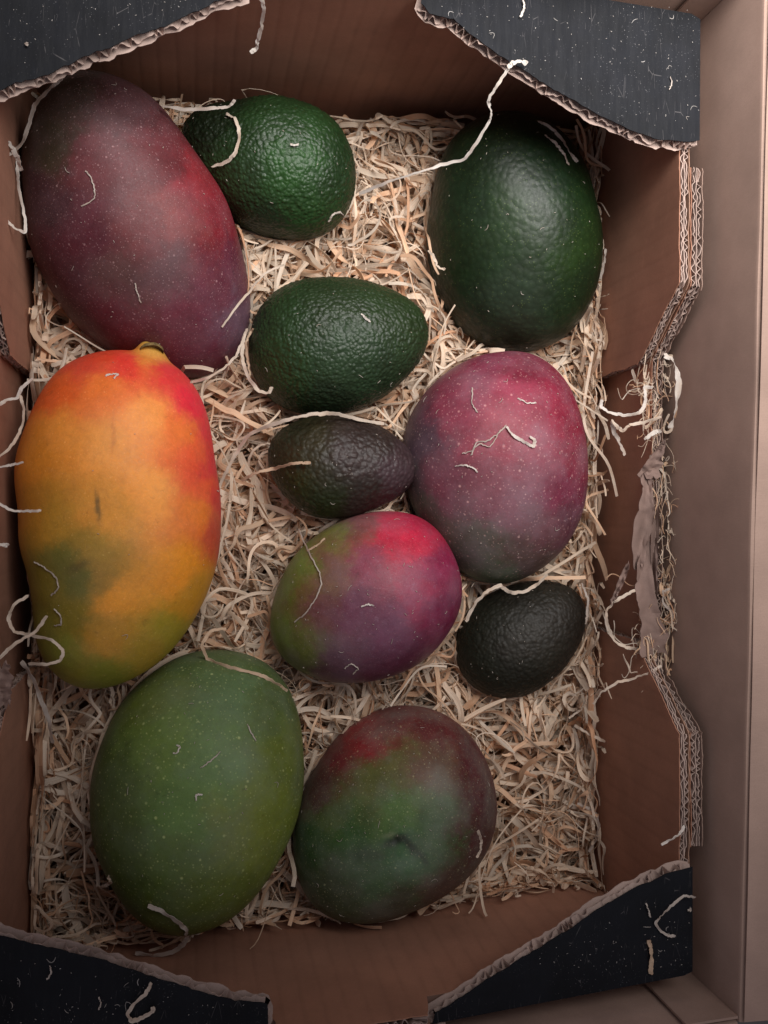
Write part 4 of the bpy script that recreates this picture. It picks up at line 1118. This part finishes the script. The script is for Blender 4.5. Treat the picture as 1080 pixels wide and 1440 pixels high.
loose([(893,830,9.0),(878,838,9.0),(862,848,9.0),(852,862,8.8),(855,884,8.6),(865,902,8.4),(880,910,8.4),(900,914,8.5)], 7, 'big open loop of shaving on the inner side of the torn right wall', tone='pale')
loose([(834,990,8.4),(848,972,8.7),(868,960,9.0),(890,954,9.2),(912,946,9.3),(930,936,9.3)], 5.5, 'long shaving sweeping down and inward off the lower end of the torn right wall', tone='pale')
loose([(942,828,9.0),(932,832,9.1),(934,850,9.0),(945,862,9.0),(946,888,8.8)], 5, 'small arch of shaving outside the lower part of the torn right wall', tone='grey')
loose([(932,870,9.0),(950,885,9.0),(960,900,9.0),(974,920,8.9)], 2.5, 'hair thin fibre pointing away from the right wall onto the big box', tone='pale')
loose([(930,985,9.8),(955,985,9.9),(968,1000,9.9),(970,1012,9.9)], 3, 'thin fibre hooked over the lower shoulder of the right wall', tone='grey')
loose([(930,1188,12.5),(945,1180,12.5),(956,1172,12.5),(963,1162,12.5)], 5.5, 'thin whitish shaving on the right wall edge just above the lower right black tab', tone='white')
loose([(808,1020,4.4),(828,1032,5.0),(851,1043,5.6)], 6, 'straight shaving jutting out of the bed toward the right wall, lower part', tone='pale')
loose([(800,1010,4.2),(812,1002,4.4),(824,990,4.8),(825,978,5.0)], 4.5, 'thin curl sticking up from the bed right of the black skinned avocado', tone='pale')
loose([(812,1130,4.8),(835,1140,5.0),(842,1160,5.0),(838,1180,4.8),(828,1198,4.6)], 6, 'shaving bowed outward at the lower right end of the bed', tone='grey')
loose([(757,170,5.0),(772,178,5.4),(790,195,5.6),(802,215,5.4),(812,228,5.0)], 6, 'shaving squeezed between the smooth large avocado and the upper corner of the wall', tone='grey')
loose([(766,190,5.0),(780,200,5.2),(792,215,5.2),(800,232,5.0)], 5, 'second shaving squeezed beside the one at the upper wall corner', tone='grey')
loose([(852,350,6.0),(850,368,5.8),(844,392,5.4),(838,410,5.0)], 6, 'upright shaving between the smooth large avocado and the right wall', tone='grey')
loose([(603,352,5.4),(610,362,5.8),(616,376,6.0),(626,379,6.2)], 6, 'short curl touching the left side of the smooth large avocado', tone='pale')
# on the black tabs
loose([(736,0,RT+.1),(737,12,RT+.1),(732,24,RT+.1)], 4, 'small white sliver near the top of the upper right black tab', tone='white', z=RT)
loose([(943,108,RT+.05),(945,118,RT+.05),(941,126,RT+.05)], 2, 'faint fine fibre near the right side of the upper right black tab', tone='grey', z=RT)
loose([(978,1262,RT+.3),(962,1260,RT+.35),(946,1272,RT+.3),(930,1288,RT+.2),(922,1298,RT+.12),(928,1308,RT+.1),(940,1316,RT+.1),(950,1316,RT+.1)], 5, 'bent grey shaving lying on the lower right black tab', tone='grey')
loose([(912,1322,RT+.1),(916,1336,RT+.1),(916,1352,RT+.1),(915,1370,RT+.1)], 9, 'short straight shaving on the lower right black tab, beneath the bent one', tone='warm')
loose([(909,1270,RT+.1),(912,1280,RT+.1),(915,1290,RT+.1)], 3, 'thin sliver upright on the lower right black tab, left of the bent shaving', tone='grey')
loose([(972,1278,RT+.1),(969,1281,RT+.1)], 6, 'tiny crumb of wood at the right margin of the lower right black tab', tone='grey')
loose([(213,1382,RT+.3),(204,1398,RT+.25),(188,1412,RT+.15),(180,1426,RT+.1),(186,1436,RT+.1),(202,1430,RT+.1),(215,1422,RT+.15),(214,1416,RT+.2)], 8, 'Y shaped shaving lying on the lower left black tab', tone='pale')
loose([(176,1452,RT+.1),(190,1446,RT+.1),(206,1450,RT+.1)], 7, 'rounded shaving end at the very bottom of the lower left black tab', tone='pale')
loose([(70,1358,RT+.1),(72,1368,RT+.1),(66,1378,RT+.1)], 3, 'faint grey sliver on the lower left black tab, toward the left', tone='grey')
loose([(139,1402,RT+.1),(142,1412,RT+.1),(138,1420,RT+.1)], 2.5, 'second faint sliver on the lower left black tab, nearer the Y shaped shaving', tone='grey')
loose([(36,62,RT+.1),(39,62,RT+.1)], 7, 'pale crumb of wood on the upper left black tab', tone='grey')
loose([(-4,1254,9.5),(2,1262,9.5),(1,1278,9.3)], 8, 'white shaving end at the left edge above the lower left black tab', tone='white')

# ------------------------------------------------------------------ wood dust on fruit and tabs
r2 = np.random.default_rng(5)
DP = []; DW = []; DT = []; DC = []
def fleck(p, a, ln, wd, tone, up=None, bend=0.0):
    t1 = np.array([math.cos(a), math.sin(a), 0.0])
    if up is not None:
        t1 = t1 - up * np.dot(t1, up); t1 /= np.linalg.norm(t1); s1 = np.cross(up, t1)
    else: s1 = np.cross(Z, t1)
    q = [p + t1 * ln * (u - 0.5) + s1 * bend * ln * (4 * (u - .5) ** 2) for u in np.linspace(0, 1, 5)]
    DP.append(q); DW.append([wd * .6, wd, wd, wd, wd * .5]); DT.append([0] * 5); DC.append(tone)
for fi, f in enumerate(FR):
    o = np.array(f['outline'], float); mn, mx = o.min(0), o.max(0)
    red = fi in (0, 5, 6, 10)
    num = {0: 50, 5: 70, 6: 90, 9: 50, 10: 80, 8: 14, 2: 50}.get(fi, 34)
    cnt = 0
    while cnt < num:
        x = mn[0] + (mx[0] - mn[0]) * r2.random(); y = mn[1] + (mx[1] - mn[1]) * r2.random()
        h = hit(x, y, fi); h_all = hit(x, y)
        if h is None or h_all[2] != fi: cnt += 1; continue
        _, nn, _, _ = f['bvh'].find_nearest(Vector(h[1])); nn = np.array(nn)
        if nn @ (CAMP - h[1]) < 0: nn = -nn
        big = r2.random() < 0.12
        ln = (0.12 + 0.22 * r2.random()) if big else (0.03 + 0.08 * r2.random())
        fleck(h[1] + nn * 0.035, r2.random() * 6.28, ln, 0.018 if big else 0.012 + 0.014 * r2.random(), (0.62, 0.56, 0.50), nn, r2.normal(0, .3) if big else 0)
        cnt += 1
for (x0, x1, y0, y1, num) in ((620, 982, 10, 195, 150), (0, 330, 0, 110, 45), (640, 972, 1235, 1362, 150), (0, 370, 1325, 1440, 110)):
    for _ in range(num):
        x = x0 + (x1 - x0) * r2.random(); y = y0 + (y1 - y0) * r2.random()
        if x0 == 620 and y > 40 + (x - 640) * 0.5: continue
        if x0 == 640 and y < 1385 - (x - 640) * 0.43: continue
        if y1 == 110 and y > 105 - x * 0.36: continue
        if x1 == 370 and y < 1335 + x * 0.22: continue
        p = at(x, y, RT - 0.10)
        p[2] = ZT + 0.52 + 0.015
        big = r2.random() < 0.08
        fleck(p, r2.random() * 6.28, (0.15 + 0.2 * r2.random()) if big else 0.02 + 0.05 * r2.random(), 0.014 + 0.016 * r2.random(), (0.5, 0.48, 0.46), None, r2.normal(0, .3) if big else 0)
me = ribbons(np.array(DP), np.array(DW), 0.012, np.array(DT, float), np.array(DC), 'wood_dust')
tag(link_mesh('wood_dust', me, M['straw']), 'fine pale wood dust and fibres sprinkled over the fruit and the black tabs', 'wood dust', kind='stuff')
